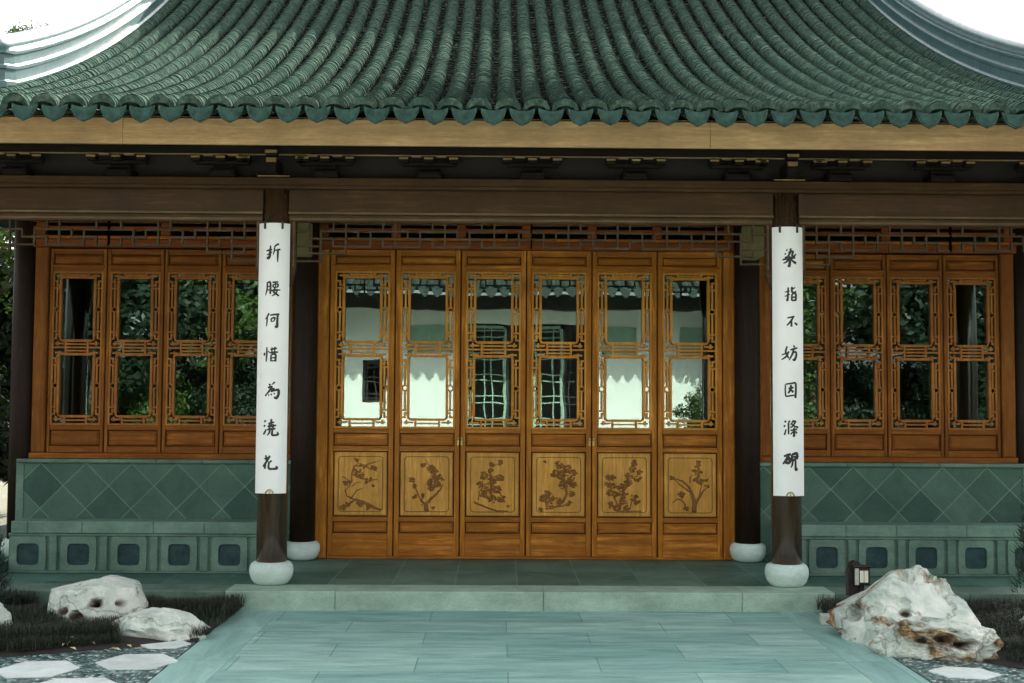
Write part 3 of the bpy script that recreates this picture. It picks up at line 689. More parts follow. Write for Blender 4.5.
# drip tiles: shield shapes closing each trough
def drip_mesh():
    b = MB(); n = 14; w = .093; front = []; 
    top = [(-w+2*w*i/n, -.018-.026*(1-(2*i/n-1)**2)) for i in range(n+1)]
    bot = []
    for i in range(n+1):
        u = 2*i/n-1; a = abs(u); zb = -.050-.090*(1-a**3.6)-.012*max(0, 1-a*3.0)*1.3
        bot.append((u*w*(.995), zb))
    vs = []
    for (yy, sc) in ((0, 1), (.014, .985)):
        for (x, z) in top: vs.append((x*sc, yy-.014*(1-(x/w)**2), z))
        for (x, z) in bot: vs.append((x*sc, yy-.014*(1-(x/w)**2)-.006, z))
    m = n+1; fs = []
    for i in range(n): fs += [(i, i+1, m+i+1, m+i), (2*m+i+1, 2*m+i, 3*m+i, 3*m+i+1), (m+i, m+i+1, 3*m+i+1, 3*m+i), (i+1, i, 2*m+i, 2*m+i+1)]
    b.add(vs, fs, 0, False)
    rim = [(x*.9, -.022-.014*(1-(x/w)**2), z*1.0+.008) for (x, z) in bot]; b.tube(rim, .0035, 5)
    return b.mesh('drip_tile', 'drip_glaze')
dm = drip_mesh()
for k in range(-28, 28):
    o = bpy.data.objects.new('drip_tile', dm); COL.objects.link(o); o.parent = RF
    o.location = ((k+.5)*RP+rn.uniform(-.004, .004), EY-.105+rn.uniform(-.004, .004), EZ+.010+rn.uniform(-.004, .003)); o.rotation_euler = (radians(-6)+rn.uniform(-.05, .05), rn.uniform(-.03, .03), rn.uniform(-.04, .04))
# descending ridges along the gable edges, then out to the corners
for sx in (-1, 1):
    b = MB(); prof = [(-.15, -.10), (-.15, .10), (-.125, .115), (-.125, .20), (-.14, .21), (-.14, .235), (-.11, .25), (-.11, .33), (-.13, .34), (-.13, .36)]
    prof = prof+[(-u, v) for u, v in prof[::-1]]; pts = []
    for i in range(61):
        t = TM*(1-i/60*.99)
        if t > 1.0: x = 4.40
        else: x = 4.40+2.0*(1-t/1.0)**1.3
        z = zs_(t)+(.10*(1-t)**2 if t < 1 else 0); pts.append(Vector((sx*x, EY+t, z)))
    vs = []; m = len(prof)
    for i, p in enumerate(pts):
        d = (pts[min(i+1, 60)]-pts[max(i-1, 0)]); d.z = 0; d.normalize(); s_ = Vector((-d.y, d.x, 0))
        for (u, v) in prof: vs.append(p+s_*u+Vector((0, 0, v)))
    b.add(vs, [(i*m+q, i*m+(q+1) % m, (i+1)*m+(q+1) % m, (i+1)*m+q) for i in range(60) for q in range(m)], 0)
    rg = b.build('descending_ridge', 'ridge_plaster', RF)
    b = MB(); b.tube([p+Vector((0, 0, .41)) for p in pts], .085, 12); b.build('ridge_cap', 'ridge_cap', rg)
b = MB(); b.box(-4.6, 4.6, EY+TM-.13, EY+TM+.13, zs_(TM)-.1, zs_(TM)+.42); b.tube([(-4.7, EY+TM, zs_(TM)+.46), (4.7, EY+TM, zs_(TM)+.46)], .1, 12); b.build('main_ridge', 'ridge_plaster', RF)

# ------------------------------------------------------------------ calligraphy boards hanging on the front columns
G = {
'zhe': [[(0,4.2,.5),(2,3.8,.9),(4.4,3.2,.5)],[(3.2,.4,.6),(3,4,1.1),(2.6,8,1.2),(1.5,9.2,1.5),(.9,8.3,.8)],[(.4,7.2,.4),(2.6,6,.7),(4.6,5,.3)],[(9,-.6,.9),(7.4,0,.8),(5.8,1.6,.6)],[(6,1.4,.6),(5.8,4.4,.7),(5,7.2,.3)],[(6.2,4,.5),(8.4,3.4,.8),(10,3.2,.9)],[(8.3,3.8,.9),(8.2,8,.9),(8.2,12.2,.4)]],
'yao': [[(1.4,.6,.7),(1.4,5,.8),(.2,9.4,.4)],[(1.4,1,.7),(3.6,.8,.9),(3.6,8.6,.9)],[(1.6,3.4,.5),(3.4,3.2,.5)],[(1.6,5.8,.5),(3.4,5.6,.5)],[(5,.6,.8),(9,.2,.7)],[(5.4,2,.7),(5.6,4,.7)],[(5.6,2,.6),(8.6,1.8,.8),(8.4,4,.7)],[(7,.6,.5),(7,3.8,.6)],[(5.6,4,.6),(8.4,3.8,.6)],[(4.4,6.2,.8),(7,5.8,.9),(10.4,5.6,.5)],[(6.8,4.4,.7),(6,7,.9),(8,8.6,.9),(9.4,9.8,.8)],[(8.4,5.8,.6),(7,8.4,.7),(4.6,9.8,.4)]],
'he': [[(3,.2,.8),(1.8,2.4,.7),(.2,4.4,.3)],[(1.8,2.6,.7),(1.6,6,.7),(1.2,9,.4)],[(3.6,1.6,.6),(6,1.2,.8),(9.8,.8,.8)],[(8.6,1,.9),(8.4,5,1),(8.2,9,1.2),(6.8,8.8,.8)],[(4.4,3.8,.7),(4.6,6,.5)],[(4.4,3.8,.6),(6.8,3.2,.8),(6.2,5.6,.5)],[(4.6,5.8,.5),(6.4,5.4,.4)]],
'xi': [[(2,0,.6),(2,5,.9),(1.6,11,.6)],[(.2,4.2,.9),(0,6.4,.8)],[(3.2,3,.6),(3.8,4,.6)],[(4.6,2,.6),(7,1.4,.9),(9.6,1,.6)],[(5.8,.2,.6),(5.8,3.6,.6)],[(8,-.2,.8),(7.8,3.4,.6)],[(4,4.4,.7),(7,3.9,1),(10.4,3.7,.7)],[(5.2,5.8,.8),(5.2,10.6,.8)],[(5.2,5.8,.7),(8.4,5.4,1),(8.4,10.8,1)],[(5.4,8,.6),(8.2,7.8,.7)],[(5.4,10.2,.6),(8.2,10,.7)]],
'wei': [[(7.4,-.6,.9),(6.2,.6,.6),(5.2,1.4,.3)],[(3.4,.8,.8),(4.4,1.8,.9)],[(2.6,3.4,.7),(4.4,3,1.2),(6,2.6,.8)],[(5.6,2.8,.8),(3.4,6,.9),(.6,9,.4)],[(3.4,5,.6),(5.8,4.4,1),(7.4,4,.7)],[(6.8,4.2,.6),(4.8,6.4,.7)],[(4.8,6.2,.7),(7.6,5.2,.9),(9.8,5,1.2),(10,8,1.2),(8.6,10.6,1.2),(7,9.8,.9)],[(1,8,.6),(1.4,9.4,.7)],[(3,8,.6),(3.4,9,.7)],[(4.8,7.6,.6),(5.4,8.6,.7)],[(6.8,7,.6),(7.4,8,.6)]],
'jiao': [[(1,1,1),(2,1.8,1.1)],[(.6,4.2,.9),(1.6,5,1)],[(2.4,7,.7),(1.2,9.4,.9),(.4,10.6,.8)],[(3.8,3,.6),(6,2.4,.9),(8,2,.6)],[(6,-.2,.9),(5.8,3.6,1)],[(3.4,5,.7),(6,4.6,1.3),(9.4,4.2,.6)],[(4.6,3.4,.7),(4.6,6.6,.8)],[(7.2,3.2,.7),(7.2,6.4,.8)],[(3,7.2,.7),(6,6.8,1),(9,6.4,.7)],[(5,7.2,.8),(4.6,9.4,.8),(3,11.2,.4)],[(6.8,6.8,.8),(6.6,10.6,1),(8.4,11,.9),(10.6,10.4,1),(10,8.6,.4)]],
'hua': [[(.8,2.4,.5),(3,2,.8),(5.4,1.2,.5)],[(2.2,0,.8),(2.6,3.8,.9)],[(5,.2,.8),(3,4,1),(.8,7,.9),(-.2,7.6,.5)],[(2,5.2,.7),(1.6,8,1),(1.4,9.4,.8)],[(6.2,3.6,.9),(4.2,5.6,.5)],[(4.6,4.2,.8),(4.2,7,.9),(4.6,9.2,1),(7.2,9.4,.9),(9.8,9,1.2),(9.2,7.4,.6)]],
'ran': [[(2.6,.4,.9),(3.4,1,.9)],[(1.6,3,.8),(2.4,3.6,.8)],[(3.4,5,.6),(1.8,6.2,.9)],[(5.6,-.6,.8),(5.4,2,1),(3.6,5.4,.7)],[(4,2.4,.7),(7.2,1.6,.9),(6.6,4.4,.9),(8,4.8,.8),(9.6,3.2,.6)],[(0,7.4,.6),(4,6.4,1.1),(9,5.6,1.1)],[(5,4.8,.8),(5,9,1.2),(4.6,11.6,1.2),(3.6,11,.8)],[(4.6,6.8,.8),(2.6,8.8,.8),(.6,9.8,.4)],[(5.6,6.8,.7),(7.6,8.6,1),(9.6,9.6,1.4)]],
'zhi': [[(0,3.6,.5),(3.6,2.8,.8)],[(2.6,0,.8),(2.4,5,.9),(2,9.6,1),(1,9,.5)],[(0,6.8,.5),(3.8,5.2,.6)],[(8,0,.5),(5.6,1.4,.8)],[(5.4,-.4,.9),(5.4,3.2,1),(7,3.8,.9),(8.8,2.8,.6)],[(5.4,5,.8),(5.2,10,.9)],[(5.4,5,.8),(8.4,4.6,1.1),(8.4,10,1.1)],[(5.4,7.4,.7),(8.2,7.2,.8)],[(5.4,9.8,.8),(8.2,9.6,.9)]],
'bu': [[(1,1.2,.7),(4,.6,.9),(7.4,-.2,1)],[(6.2,.6,.9),(4,4,1.1),(.6,7.6,.7)],[(4.6,3,1),(4.6,8.6,1.1)],[(7.4,5,.7),(8.6,6,1.1),(10,7,1.3)]],
'fang': [[(3.4,-.6,.7),(2.4,4,.9),(4.6,8,.7)],[(4.4,3,.7),(2.8,6.6,.9),(-.6,9,.5)],[(-.4,5.6,.5),(3,4.4,.7),(5,3.6,.4)],[(7.8,-1,.7),(8.8,.2,.8)],[(5.4,2.2,.6),(8,1.4,.9),(11,.6,.7)],[(8,1.6,.8),(7,5,.9),(4.6,9.4,.5)],[(7.2,4,.6),(9.6,3.6,1),(10,6,1.1),(8.6,9,1.2),(7.2,8.6,.7)]],
'yin': [[(1,.8,.6),(.8,5,.7),(1.2,10,.8)],[(1,.8,.7),(5,.2,.8),(8.8,-.4,1)],[(8.8,-.2,1),(8.8,5,1.1),(8.4,11,1.2)],[(1.2,9.8,.7),(5,9.2,.8),(8.2,8.8,.6)],[(3,4,.6),(4.8,3.6,1),(7,3.2,.7)],[(5,1.2,.9),(4.6,4.6,1.2),(2.8,7.6,.7)],[(5,4.8,.8),(6.8,6.8,1.1)]],
'di': [[(.8,.4,.9),(1.8,1.2,1)],[(.2,3.4,.8),(1.2,4.2,.9)],[(1.8,6,.6),(.6,10,.8)],[(4.2,0,.8),(3,3,.6)],[(3.4,2.2,.8),(3.4,9.6,.7)],[(7,-.2,.8),(4.8,3,.5)],[(6,1,.7),(8.4,.6,.8),(6,4,.7),(4.4,5,.4)],[(5.6,2.4,.6),(7.6,4,.8),(10.6,4.8,1)],[(4.6,6.8,.7),(9.6,6,.8)],[(7.2,4.8,.8),(7.2,10.4,1.1),(6.4,10,.6)],[(6.4,7.6,.6),(4.8,9.6,.6)],[(8.2,7.4,.6),(9.4,8.8,.9)]],
'yan': [[(0,2,.8),(2.6,1,1.1),(4.8,.4,1)],[(3.4,.8,1.1),(1.8,4,1.2),(-.6,7.2,.7)],[(1.4,4.6,1.2),(2,7,1.3)],[(1.4,4.2,1.2),(4,3.4,1.3),(3.6,6.6,1.2)],[(2,6.8,1),(3.8,6.2,1)],[(5.4,.6,.9),(5.4,4.4,1)],[(5.4,.8,1),(9,0,1.3),(9,4,1.2)],[(5.4,2.4,.8),(8.8,2,.9)],[(4.6,4.6,1),(7,4.2,1.1),(10.4,1.4,1)],[(6,4.6,.9),(5.6,7.6,.8),(4.6,9.6,.4)],[(8,4.4,.9),(8,9,1),(8.4,10.8,1.4),(9.4,9.8,.6)]],
}
def bez(pts):
    out = []
    for i in range(len(pts)-1):
        p0 = pts[max(i-1, 0)]; p1 = pts[i]; p2 = pts[i+1]; p3 = pts[min(i+2, len(pts)-1)]
        for q in range(6):
            t = q/6; out.append(tuple(.5*((2*p1[k])+(-p0[k]+p2[k])*t+(2*p0[k]-5*p1[k]+4*p2[k]-p3[k])*t*t+(-p0[k]+3*p1[k]-3*p2[k]+p3[k])*t**3) for k in range(3)))
    out.append(pts[-1]); return out
def banner(cx, chars, label, sig):
    e = empty('calligraphy_banner', (cx, 10, .75)); tag(e, label, 'banner')
    r = .168; hw = .127; H = 2.222; thk = .012; cyo = -.145+r-.0      # arc centre behind the face, in local y
    A = math.asin(hw/r)
    def on(x, z, lift=0):                                   # a point on the convex face
        a = x/r; rr = r+lift; return (rr*sin(a), cyo-.0-rr*cos(a)-.0, z)
    b = MB(); n = 16; vs = []
    for (rr) in (r, r-thk):
        for z in (0, H):
            for i in range(n+1): a = -A+2*A*i/n; vs.append((rr*sin(a), cyo-rr*cos(a), z))
    m = n+1; fs = []
    for i in range(n): fs += [(i, i+1, m+i+1, m+i), (2*m+i+1, 2*m+i, 3*m+i, 3*m+i+1), (i+1, i, 2*m+i, 2*m+i+1), (m+i, m+i+1, 3*m+i+1, 3*m+i)]
    fs += [(0, m, 3*m, 2*m), (n, 2*m+n, 3*m+n, m+n)]
    b.add(vs, fs, 0, True); bd = b.build('board', 'banner_paint', e)
    mo = bd.modifiers.new('edge', 'EDGE_SPLIT'); mo.split_angle = radians(40)
    for (key, zc, sc, xo) in chars:
        g = G[key]; b = MB(); xsn = [p[0] for s_ in g for p in s_]; ysn = [p[1] for s_ in g for p in s_]
        mx, my = (min(xsn)+max(xsn))/2, (min(ysn)+max(ysn))/2
        for si, s_ in enumerate(g):
            P = bez(s_) if len(s_) > 2 else bez([s_[0], tuple((s_[0][k]+s_[1][k])/2 for k in range(3)), s_[1]])
            V = []; lift = .0010+.00022*(si % 6)
            for i, (x, y, w) in enumerate(P):
                a = P[max(i-1, 0)]; c = P[min(i+1, len(P)-1)]; dx, dy = c[0]-a[0], c[1]-a[1]; l = sqrt(dx*dx+dy*dy) or 1
                ex = 1 if 0 < i < len(P)-1 else .62
                w2 = w*.80*ex; nx, ny = -dy/l*w2, dx/l*w2
                for (u, v) in ((x+nx, y+ny), (x-nx, y-ny)): V.append(on(xo+(u-mx)*sc, zc-(v-my)*sc, lift))
                for (u, v) in ((x+nx, y+ny), (x-nx, y-ny)): V.append(on(xo+(u-mx)*sc, zc-(v-my)*sc, .0002))
            k = len(P); F = []
            for i in range(k-1): a = 4*i; F += [(a, a+1, a+5, a+4), (a, a+4, a+6, a+2), (a+1, a+3, a+7, a+5)]
            F += [(0, 2, 3, 1), (4*(k-1), 4*(k-1)+1, 4*(k-1)+3, 4*(k-1)+2)]
            b.add(V, F)
        b.build('character', 'ink', e)
    if sig:
        b = MB(); rr = random.Random(9)
        for i in range(9):
            z0 = 1.24-.032*i-(.03 if i > 4 else 0)
            for q in range(3):
                x0 = -.098+rr.uniform(-.006, .006); z1 = z0+rr.uniform(-.01, .01); w = rr.uniform(.004, .008)
                b.add([on(x0-w, z1-.0014, .001), on(x0+w, z1-.0006, .001), on(x0+w, z1+.0012, .001), on(x0-w, z1+.0008, .001)], [(0, 1, 2, 3)])
        b.build('signature', 'faint_ink', e)
    for s in (-1, 1):                                       # clips and cord at the top
        b = MB(); x = s*.072; a = x/r; y = cyo-(r+.004)*cos(a)
        b.box(x-.009, x+.009, y-.004, y+.004, H-.045, H+.012); b.blob((x, y-.004, H-.04), (.01, .006, .012)); b.build('clip', 'clip_metal', e)
    b = MB(); b.tube([(-.072, cyo-r*cos(.43)-.004, H+.01), (-.04, -.125, H+.06), (0, -.125, H+.085), (.04, -.125, H+.06), (.072, cyo-r*cos(.43)-.004, H+.01)], .0035, 6); b.build('cord', 'clip_metal', e)
    b = MB(); b.tube([on(.03*cos(a), .030*sin(a)+.002, .005) for a in [pi*q/10 for q in range(11)]], .0055, 8); b.tube([on(0, .002, .005), on(0, .02, .005)], .004, 6); b.build('ring', 'brass', e)
    return e
zz = lambda y: 1.5+(403-y)/121.6-.75
sc = .0125
banner(-2.13, [('zhe', zz(254.5), .0118, -.0), ('yao', zz(290.5), .0122, .002), ('he', zz(321.5), .0125, .0), ('xi', zz(356), .0112, -.004), ('wei', zz(391.5), .0118, .006), ('jiao', zz(428.5), .0118, .002), ('hua', zz(463), .0118, -.002)],
       'white hanging board with seven black characters on the left front column', True)
zr = lambda y: 1.5+(403-y)/121.6-.75+.026
banner(2.13, [('ran', zr(258), .0122, .004), ('zhi', zr(295), .0112, .012), ('bu', zr(323), .0098, .024), ('fang', zr(354.5), .0118, .002), ('yin', zr(392), .0112, .008), ('di', zr(429.5), .0120, .012), ('yan', zr(463), .0122, .008)],
       'white hanging board with seven black characters on the right front column', False)

# ------------------------------------------------------------------ rocks
def rock(loc, size, seed, mat, label, rz=0, hollows=(), cut=0, group='garden rocks', sub=5, shape=None, npl=14):
    import bmesh
    bm = bmesh.new(); bmesh.ops.create_icosphere(bm, subdivisions=sub, radius=1)
    off = Vector((seed*7.3, seed*1.7, seed*3.1))
    hollow_shade = []; pr = random.Random(int(seed*100)); planes = []
    for k in range(npl):
        planes.append((Vector((pr.gauss(0, 1), pr.gauss(0, 1), pr.gauss(.25, .8))).normalized(), pr.uniform(.70, .95)))
    for v in bm.verts:
        p = v.co.copy(); dt = 0
        d = 1+.30*noise.noise(p*1.3+off)+.18*noise.noise(p*2.7+off)
        rd = 1-abs(noise.noise(p*2.2+off*2))*2; d += .16*rd*abs(rd)
        cell = noise.cell(p*2.6+off); d += .05*(cell-.5)
        d += .05*noise.fractal(p*7+off, .8, 2.1, 4)+.02*noise.fractal(p*19+off, .7, 2.1, 3)
        for (hx, hy, hz, hr, hd) in hollows:
            q = (p-Vector((hx, hy, hz)).normalized()).length/hr
            if q < 1: d -= hd*(1-q*q)**1.5
            dt = max(dt, min(1, max(0, 1.25-q*1.35+.5*noise.noise(p*6+off))*1.6))
        v.co = p*d
        for (pn, ph) in planes:
            q = v.co.dot(pn)
            if q > ph: v.co -= pn*(q-ph)*.88
        hollow_shade.append(dt)
        if shape: v.co = shape(v.co)
        v.co = Vector((v.co.x*size[0]/2, v.co.y*size[1]/2, max(v.co.z, -.45)*size[2]/1.35+size[2]*.30))
    me = bpy.data.meshes.new('rock'); bm.to_mesh(me); bm.free(); me.materials.append(M[mat])
    me.polygons.foreach_set('use_smooth', [False]*len(me.polygons))
    at = me.attributes.new('hollow_shade', 'FLOAT', 'POINT'); at.data.foreach_set('value', hollow_shade)
    o = bpy.data.objects.new('garden_rock', me); COL.objects.link(o); o.location = loc; o.rotation_euler = (0, 0, rz)
    tag(o, label, 'rock', group); return o
def flat(c): return Vector((c.x, c.y, min(c.z, .80-.30*abs(c.x-.1)+.12*c.y) if c.z > 0 else c.z))
rock((-3.185, 8.92, GZ), (.80, .50, .37), 2.2, 'rock_pale', 'largest pale rock with dark hollows in the left bed', .05, ((-.32, -1, -.05, .30, .7), (.10, -1, .38, .20, .55), (-.92, -1, .1, .20, .5), (.70, -1, .42, .13, .35)), sub=6, shape=flat, npl=12)
rock((-2.61, 8.44, GZ), (.60, .36, .23), 5.4, 'rock_pale', 'small flat white rock beside the path in the left bed', .15, shape=flat, npl=12)
rock((-3.86, 8.42, GZ), (.42, .34, .30), 8.1, 'rock_pale', 'pale rock cut off by the left edge of the photo')
def tent(c):
    k = .98+.34*math.exp(-((c.x-.25)/.55)**2)-.40*max(0, -c.x-.25)
    return Vector((c.x, c.y*(1-.2*max(0, c.z)), c.z*k if c.z > 0 else c.z))
rock((2.585, 8.44, GZ), (1.08, .78, .395), 3.7, 'rock_stained', 'largest rust stained grey white rock right of the path', -.80, ((-.62, -.9, .35, .30, .8), (.35, -1, .4, .10, .15)), shape=tent, sub=6, npl=8)
rock((2.38, 8.86, GZ), (.32, .24, .15), 9.3, 'rock_stained', 'low pale rock wedged between the path and largest right rock', -.9)
rock((2.62, 7.97, GZ), (.80, .40, .28), 6.1, 'rock_browned', 'long low pale rock in front of the largest right rock', -.35, ((.12, -1, .28, .16, .4), (-.22, -1, .2, .13, .35), (.5, -1, .15, .18, .4)), sub=6, npl=14)
rock((3.62, 8.55, GZ), (.34, .28, .26), 4.6, 'rock_stained', 'small pale rock cut off by the right edge of the photo')

# ------------------------------------------------------------------ mondo grass, fallen leaves
def blades(mb, x, y, z, h, lean, az, w):
    dx, dy = cos(az), sin(az); px, py = -dy*w, dx*w
    a = (x, y, z); m = (x+dx*lean*.35, y+dy*lean*.35, z+h*.8); t = (x+dx*lean, y+dy*lean, z+h*.82)
    mb.add([(a[0]-px, a[1]-py, a[2]), (a[0]+px, a[1]+py, a[2]), (m[0]+px*.8, m[1]+py*.8, m[2]), (m[0]-px*.8, m[1]-py*.8, m[2]), t], [(0, 1, 2, 3), (3, 2, 4)])
g = MB(); rr = random.Random(11); rocks_xy = [(-3.22, 8.90, .30, .2), (-2.62, 8.36, .24, .24), (2.66, 8.28, .5, .45), (2.76, 7.85, .3, .2)]
cnt = 0
while cnt < 60000:
    left = rr.random() < .6
    x = rr.uniform(-4.4, -2.26) if left else rr.uniform(2.26, 4.4); y = rr.uniform(7.6, 9.58)
    e_ = (eL if left else eR)(x)
    if y < e_+.05+.05*noise.noise(Vector((x*5, 0, 0))): continue
    # the grass grows in clumps; some of the bed stays bare soil
    dens = noise.noise(Vector((x*1.3+3, y*1.9, 0)))
    if not left and x < 3.0 and y < 9.0: 
        if rr.random() < .8: continue
    if left and x < -3.0 and y > 9.2 and dens < .2: continue
    if dens < -.22 and rr.random() < .8: continue
    if any(((x-a)/c)**2+((y-b_)/d)**2 < 1 for a, b_, c, d in rocks_xy): continue
    h = rr.uniform(.05, .14)*(1+.7*dens)*(.55 if y < e_+.2 else 1)
    blades(g, x, y, GZ+.03, h, rr.uniform(.02, .12), rr.uniform(0, 2*pi), rr.uniform(.0010, .0022)); cnt += 1
tag(g.build('mondo_grass', 'mondo_grass'), 'dark mondo grass covering the beds round the rocks', 'grass', kind='stuff')
g = MB()
for i in range(26):
    x, y = (-3.13+rr.gauss(0, .10), 8.06+rr.gauss(0, .05)) if i < 16 else (rr.uniform(-3.4, -2.5), rr.uniform(7.9, 8.3)); z = GZ+.012+rr.random()*.03+(.02 if i < 16 else 0); a = rr.uniform(0, pi); l = rr.uniform(.02, .05); w = l*.3
    c, s = cos(a), sin(a)
    g.add([(x-c*l, y-s*l, z), (x+s*w, y-c*w, z+.012), (x+c*l, y+s*l, z+.006), (x-s*w, y+c*w, z+.01)], [(0, 1, 2, 3)])
tag(g.build('fallen_leaves', 'dry_leaf'), 'yellowed fallen leaves on the edge of the left bed', 'leaves', kind='stuff')

# ------------------------------------------------------------------ garden lamp, block
lp = empty('garden_lamp', (2.545, 9.32, GZ+.0)); tag(lp, 'low hooded garden lamp standing behind the largest right rock', 'lamp'); lp.scale = (.72, .72, 1.06)
b = MB(); b.box(-.018, .018, -.018, .018, 0, .26); b.build('post', 'lamp_metal', lp)
b = MB(); n = 14; pts = []
for i in range(n+1): a = pi*i/n; pts.append((-.055+.085*cos(a), .30+.115*sin(a)))
pts = [(.03, .16)]+pts+[(-.14, .16)]
vs = [(x, y, z) for y in (.0, .10) for x, z in pts]; k = len(pts)
b.add(vs, [tuple(range(k)), tuple(range(2*k-1, k-1, -1))]+[(i, (i+1) % k, k+(i+1) % k, k+i) for i in range(k)])
b.build('hood', 'lamp_metal', lp)
b = MB(); b.cbox(-.09, .075, -.075, -.002, .245, .372, .008); b.cbox(-.10, .085, -.085, .0, .373, .388, .006); b.build('housing', 'lamp_metal', lp)
for s in (-1, 1):
    b = MB(); b.box(min(s*.004, s*.044)+.005, max(s*.004, s*.044)+.005, -.083, -.0765, .268, .352); b.build('pane', 'lamp_diffuser', lp)
b = MB(); b.box(-.092, -.050, -.081, -.0765, .25, .368); b.build('side_plate', 'concrete_block', lp)
b = MB(); b.cbox(-.085, .085, -.04, .05, 0, .075, .005); o = b.build('stone_block', 'concrete_block', None, (2.24, 9.05, GZ+.002)); o.rotation_euler = (0, 0, -.12)
tag(o, 'small pale block on the path edge left of the large right rock', 'block')

# ------------------------------------------------------------------ plants and trees
def conifer(loc, h, r, label, seed):
    e = empty('conifer_shrub', loc); tag(e, label, 'shrub'); rr = random.Random(seed)
    b = MB(); b.tube([(0, 0, 0), (.02, 0, h*.5), (0, .01, h*.95)], [.03, .02, .005], 6); b.build('trunk', 'bark', e)
    g = MB()
    for i in range(420):
        f = rr.random()**.8; z = h*(.05+.93*f); rad = r*(1-f)**.6*rr.uniform(.4, 1.05)+.015; a = rr.uniform(0, 2*pi)
        x, y = rad*cos(a), rad*sin(a); o = Vector((x, y, z))
        d = Vector((cos(a)*.5, sin(a)*.5, 1.0)).normalized()
        for q in range(9):
            dd = (d+Vector((rr.gauss(0, .45), rr.gauss(0, .45), rr.gauss(0, .3)))).normalized(); l = rr.uniform(.03, .075); s = dd.cross(Vector((rr.random(), rr.random(), .1))).normalized()*.004
            p = o+Vector((rr.gauss(0, .015), rr.gauss(0, .015), rr.gauss(0, .02)))
            g.add([p-s, p+s, p+dd*l], [(0, 1, 2)])
    g.build('foliage', 'conifer', e)
conifer((3.70, 8.75, GZ), 1.38, .20, 'dark upright conifer at the right edge in front of the ledge', 4)
conifer((-4.10, 9.1, GZ), .78, .17, 'dark feathery shrub at the left edge beside the ledge', 5)
def crown_mesh(seed, R=1.0, nb=26, leaves=260, ls=.085, mat='leaf'):
    rr = random.Random(seed); g = MB()
    for i in range(nb):
        d = Vector((rr.gauss(0, 1), rr.gauss(0, 1), rr.gauss(0, .8))).normalized()*R*rr.uniform(.25, .85); br = R*rr.uniform(.2, .38)
        for q in range(leaves):
            n_ = Vector((rr.gauss(0, 1), rr.gauss(0, 1), rr.gauss(0, .8))).normalized(); p = d+n_*br*rr.uniform(.6, 1.05); p.z *= .9
            a = Vector((rr.gauss(0, 1), rr.gauss(0, 1), rr.gauss(0, .6))).normalized(); s = a.cross(n_).normalized(); l = ls*rr.uniform(.6, 1.2)
            g.add([p-a*l*.5, p+s*l*.28, p+a*l*.5, p-s*l*.28], [(0, 1, 2, 3)])
    return g.mesh('crown', mat)
CR = [crown_mesh(1), crown_mesh(2), crown_mesh(3, nb=34, leaves=260, ls=.09, mat='leaf_dark'), crown_mesh(4, nb=60, leaves=420, ls=.10, mat='leaf_dark')]
def tree(loc, h, r, ci, label, rz=0, zs=1.0, name='broadleaf_tree', group='trees around the courtyard'):
    e = empty(name, loc, rz); tag(e, label, 'tree', group)
    b = MB(); ch = h-r*zs
    b.tube([(0, 0, -.1), (.05, .02, ch*.4), (-.04, 0, ch*.8), (0, 0, ch)], [.035*h*.6, .025*h*.6, .02*h*.6, .01*h], 8)
    for k in range(6):
        a = k*1.05; b.tube([(0, 0, ch*.55+k*.05*ch*.5), (cos(a)*r*.3, sin(a)*r*.3, ch*.8+k*.03*h), (cos(a)*r*.6, sin(a)*r*.6, ch+.2*r)], [.012*h, .008*h, .003*h], 6)
    b.build('trunk', 'bark', e)
    c = bpy.data.objects.new('crown', CR[ci]); COL.objects.link(c); c.parent = e; c.location = (0, 0, ch); c.scale = (r, r, r*zs)
    return e
# seen in the windows' reflections
tree((-6.3, -3.2, GZ), 5.6, 2.0, 0, 'green tree reflected in the left wing windows nearest the doors', .3)
tree((-8.6, -1.6, GZ), 6.0, 2.3, 2, 'dark tree reflected in the middle of the left wing windows', 1)
tree((-11.0, -3.5, GZ), 7.0, 2.8, 0, 'green tree reflected in the outermost left wing window', 2)
tree((6.6, -3.0, GZ), 5.8, 2.1, 1, 'bright green tree reflected in the right wing windows nearest the doors', .6)
tree((9.0, -1.8, GZ), 6.2, 2.4, 2, 'dark tree reflected in the middle of the right wing windows', 1.6)
tree((11.6, -3.6, GZ), 7.2, 2.8, 1, 'green tree reflected in the outermost right wing window', 2.4)
tree((4.35, -2.9, GZ), 2.2, .75, 1, 'small leafy tree reflected in the rightmost door leaf', 0)
def hedge(x, y, r, h, ci, label, rz):
    e = empty('garden_bush', (x, y, GZ), rz); tag(e, label, 'bush', 'bushes along the courtyard')
    b = MB(); b.tube([(0, 0, 0), (.03, 0, h*.3), (0, .02, h*.6)], [.06, .05, .02], 6); b.build('stem', 'bark', e)
    c = bpy.data.objects.new('foliage', CR[ci]); COL.objects.link(c); c.parent = e; c.location = (0, 0, h*.5); c.scale = (r, r, h*.56)
hedge(-5.7, -2.4, 1.1, 2.6, 2, 'dark bush reflected low in the left windows nearest the doors', 0)
hedge(-7.4, -2.6, 1.2, 2.9, 0, 'green bush reflected low in the left windows, second from the doors', 1)
hedge(-9.2, -2.3, 1.2, 2.7, 2, 'dark bush reflected low in the left windows, third from the doors', 2)
hedge(-11.0, -2.8, 1.2, 3.0, 2, 'dark bush reflected low in the outermost left window', 3)
hedge(6.0, -2.4, 1.1, 2.6, 1, 'green bush reflected low in the right windows nearest the doors', .5)
hedge(7.8, -2.6, 1.2, 2.9, 2, 'dark bush reflected low in the right windows, second from the doors', 1.5)
hedge(9.6, -2.3, 1.2, 2.7, 2, 'dark bush reflected low in the right windows, third from the doors', 2.5)
hedge(11.4, -2.8, 1.2, 3.0, 0, 'green bush reflected low in the outermost right window', 3.5)
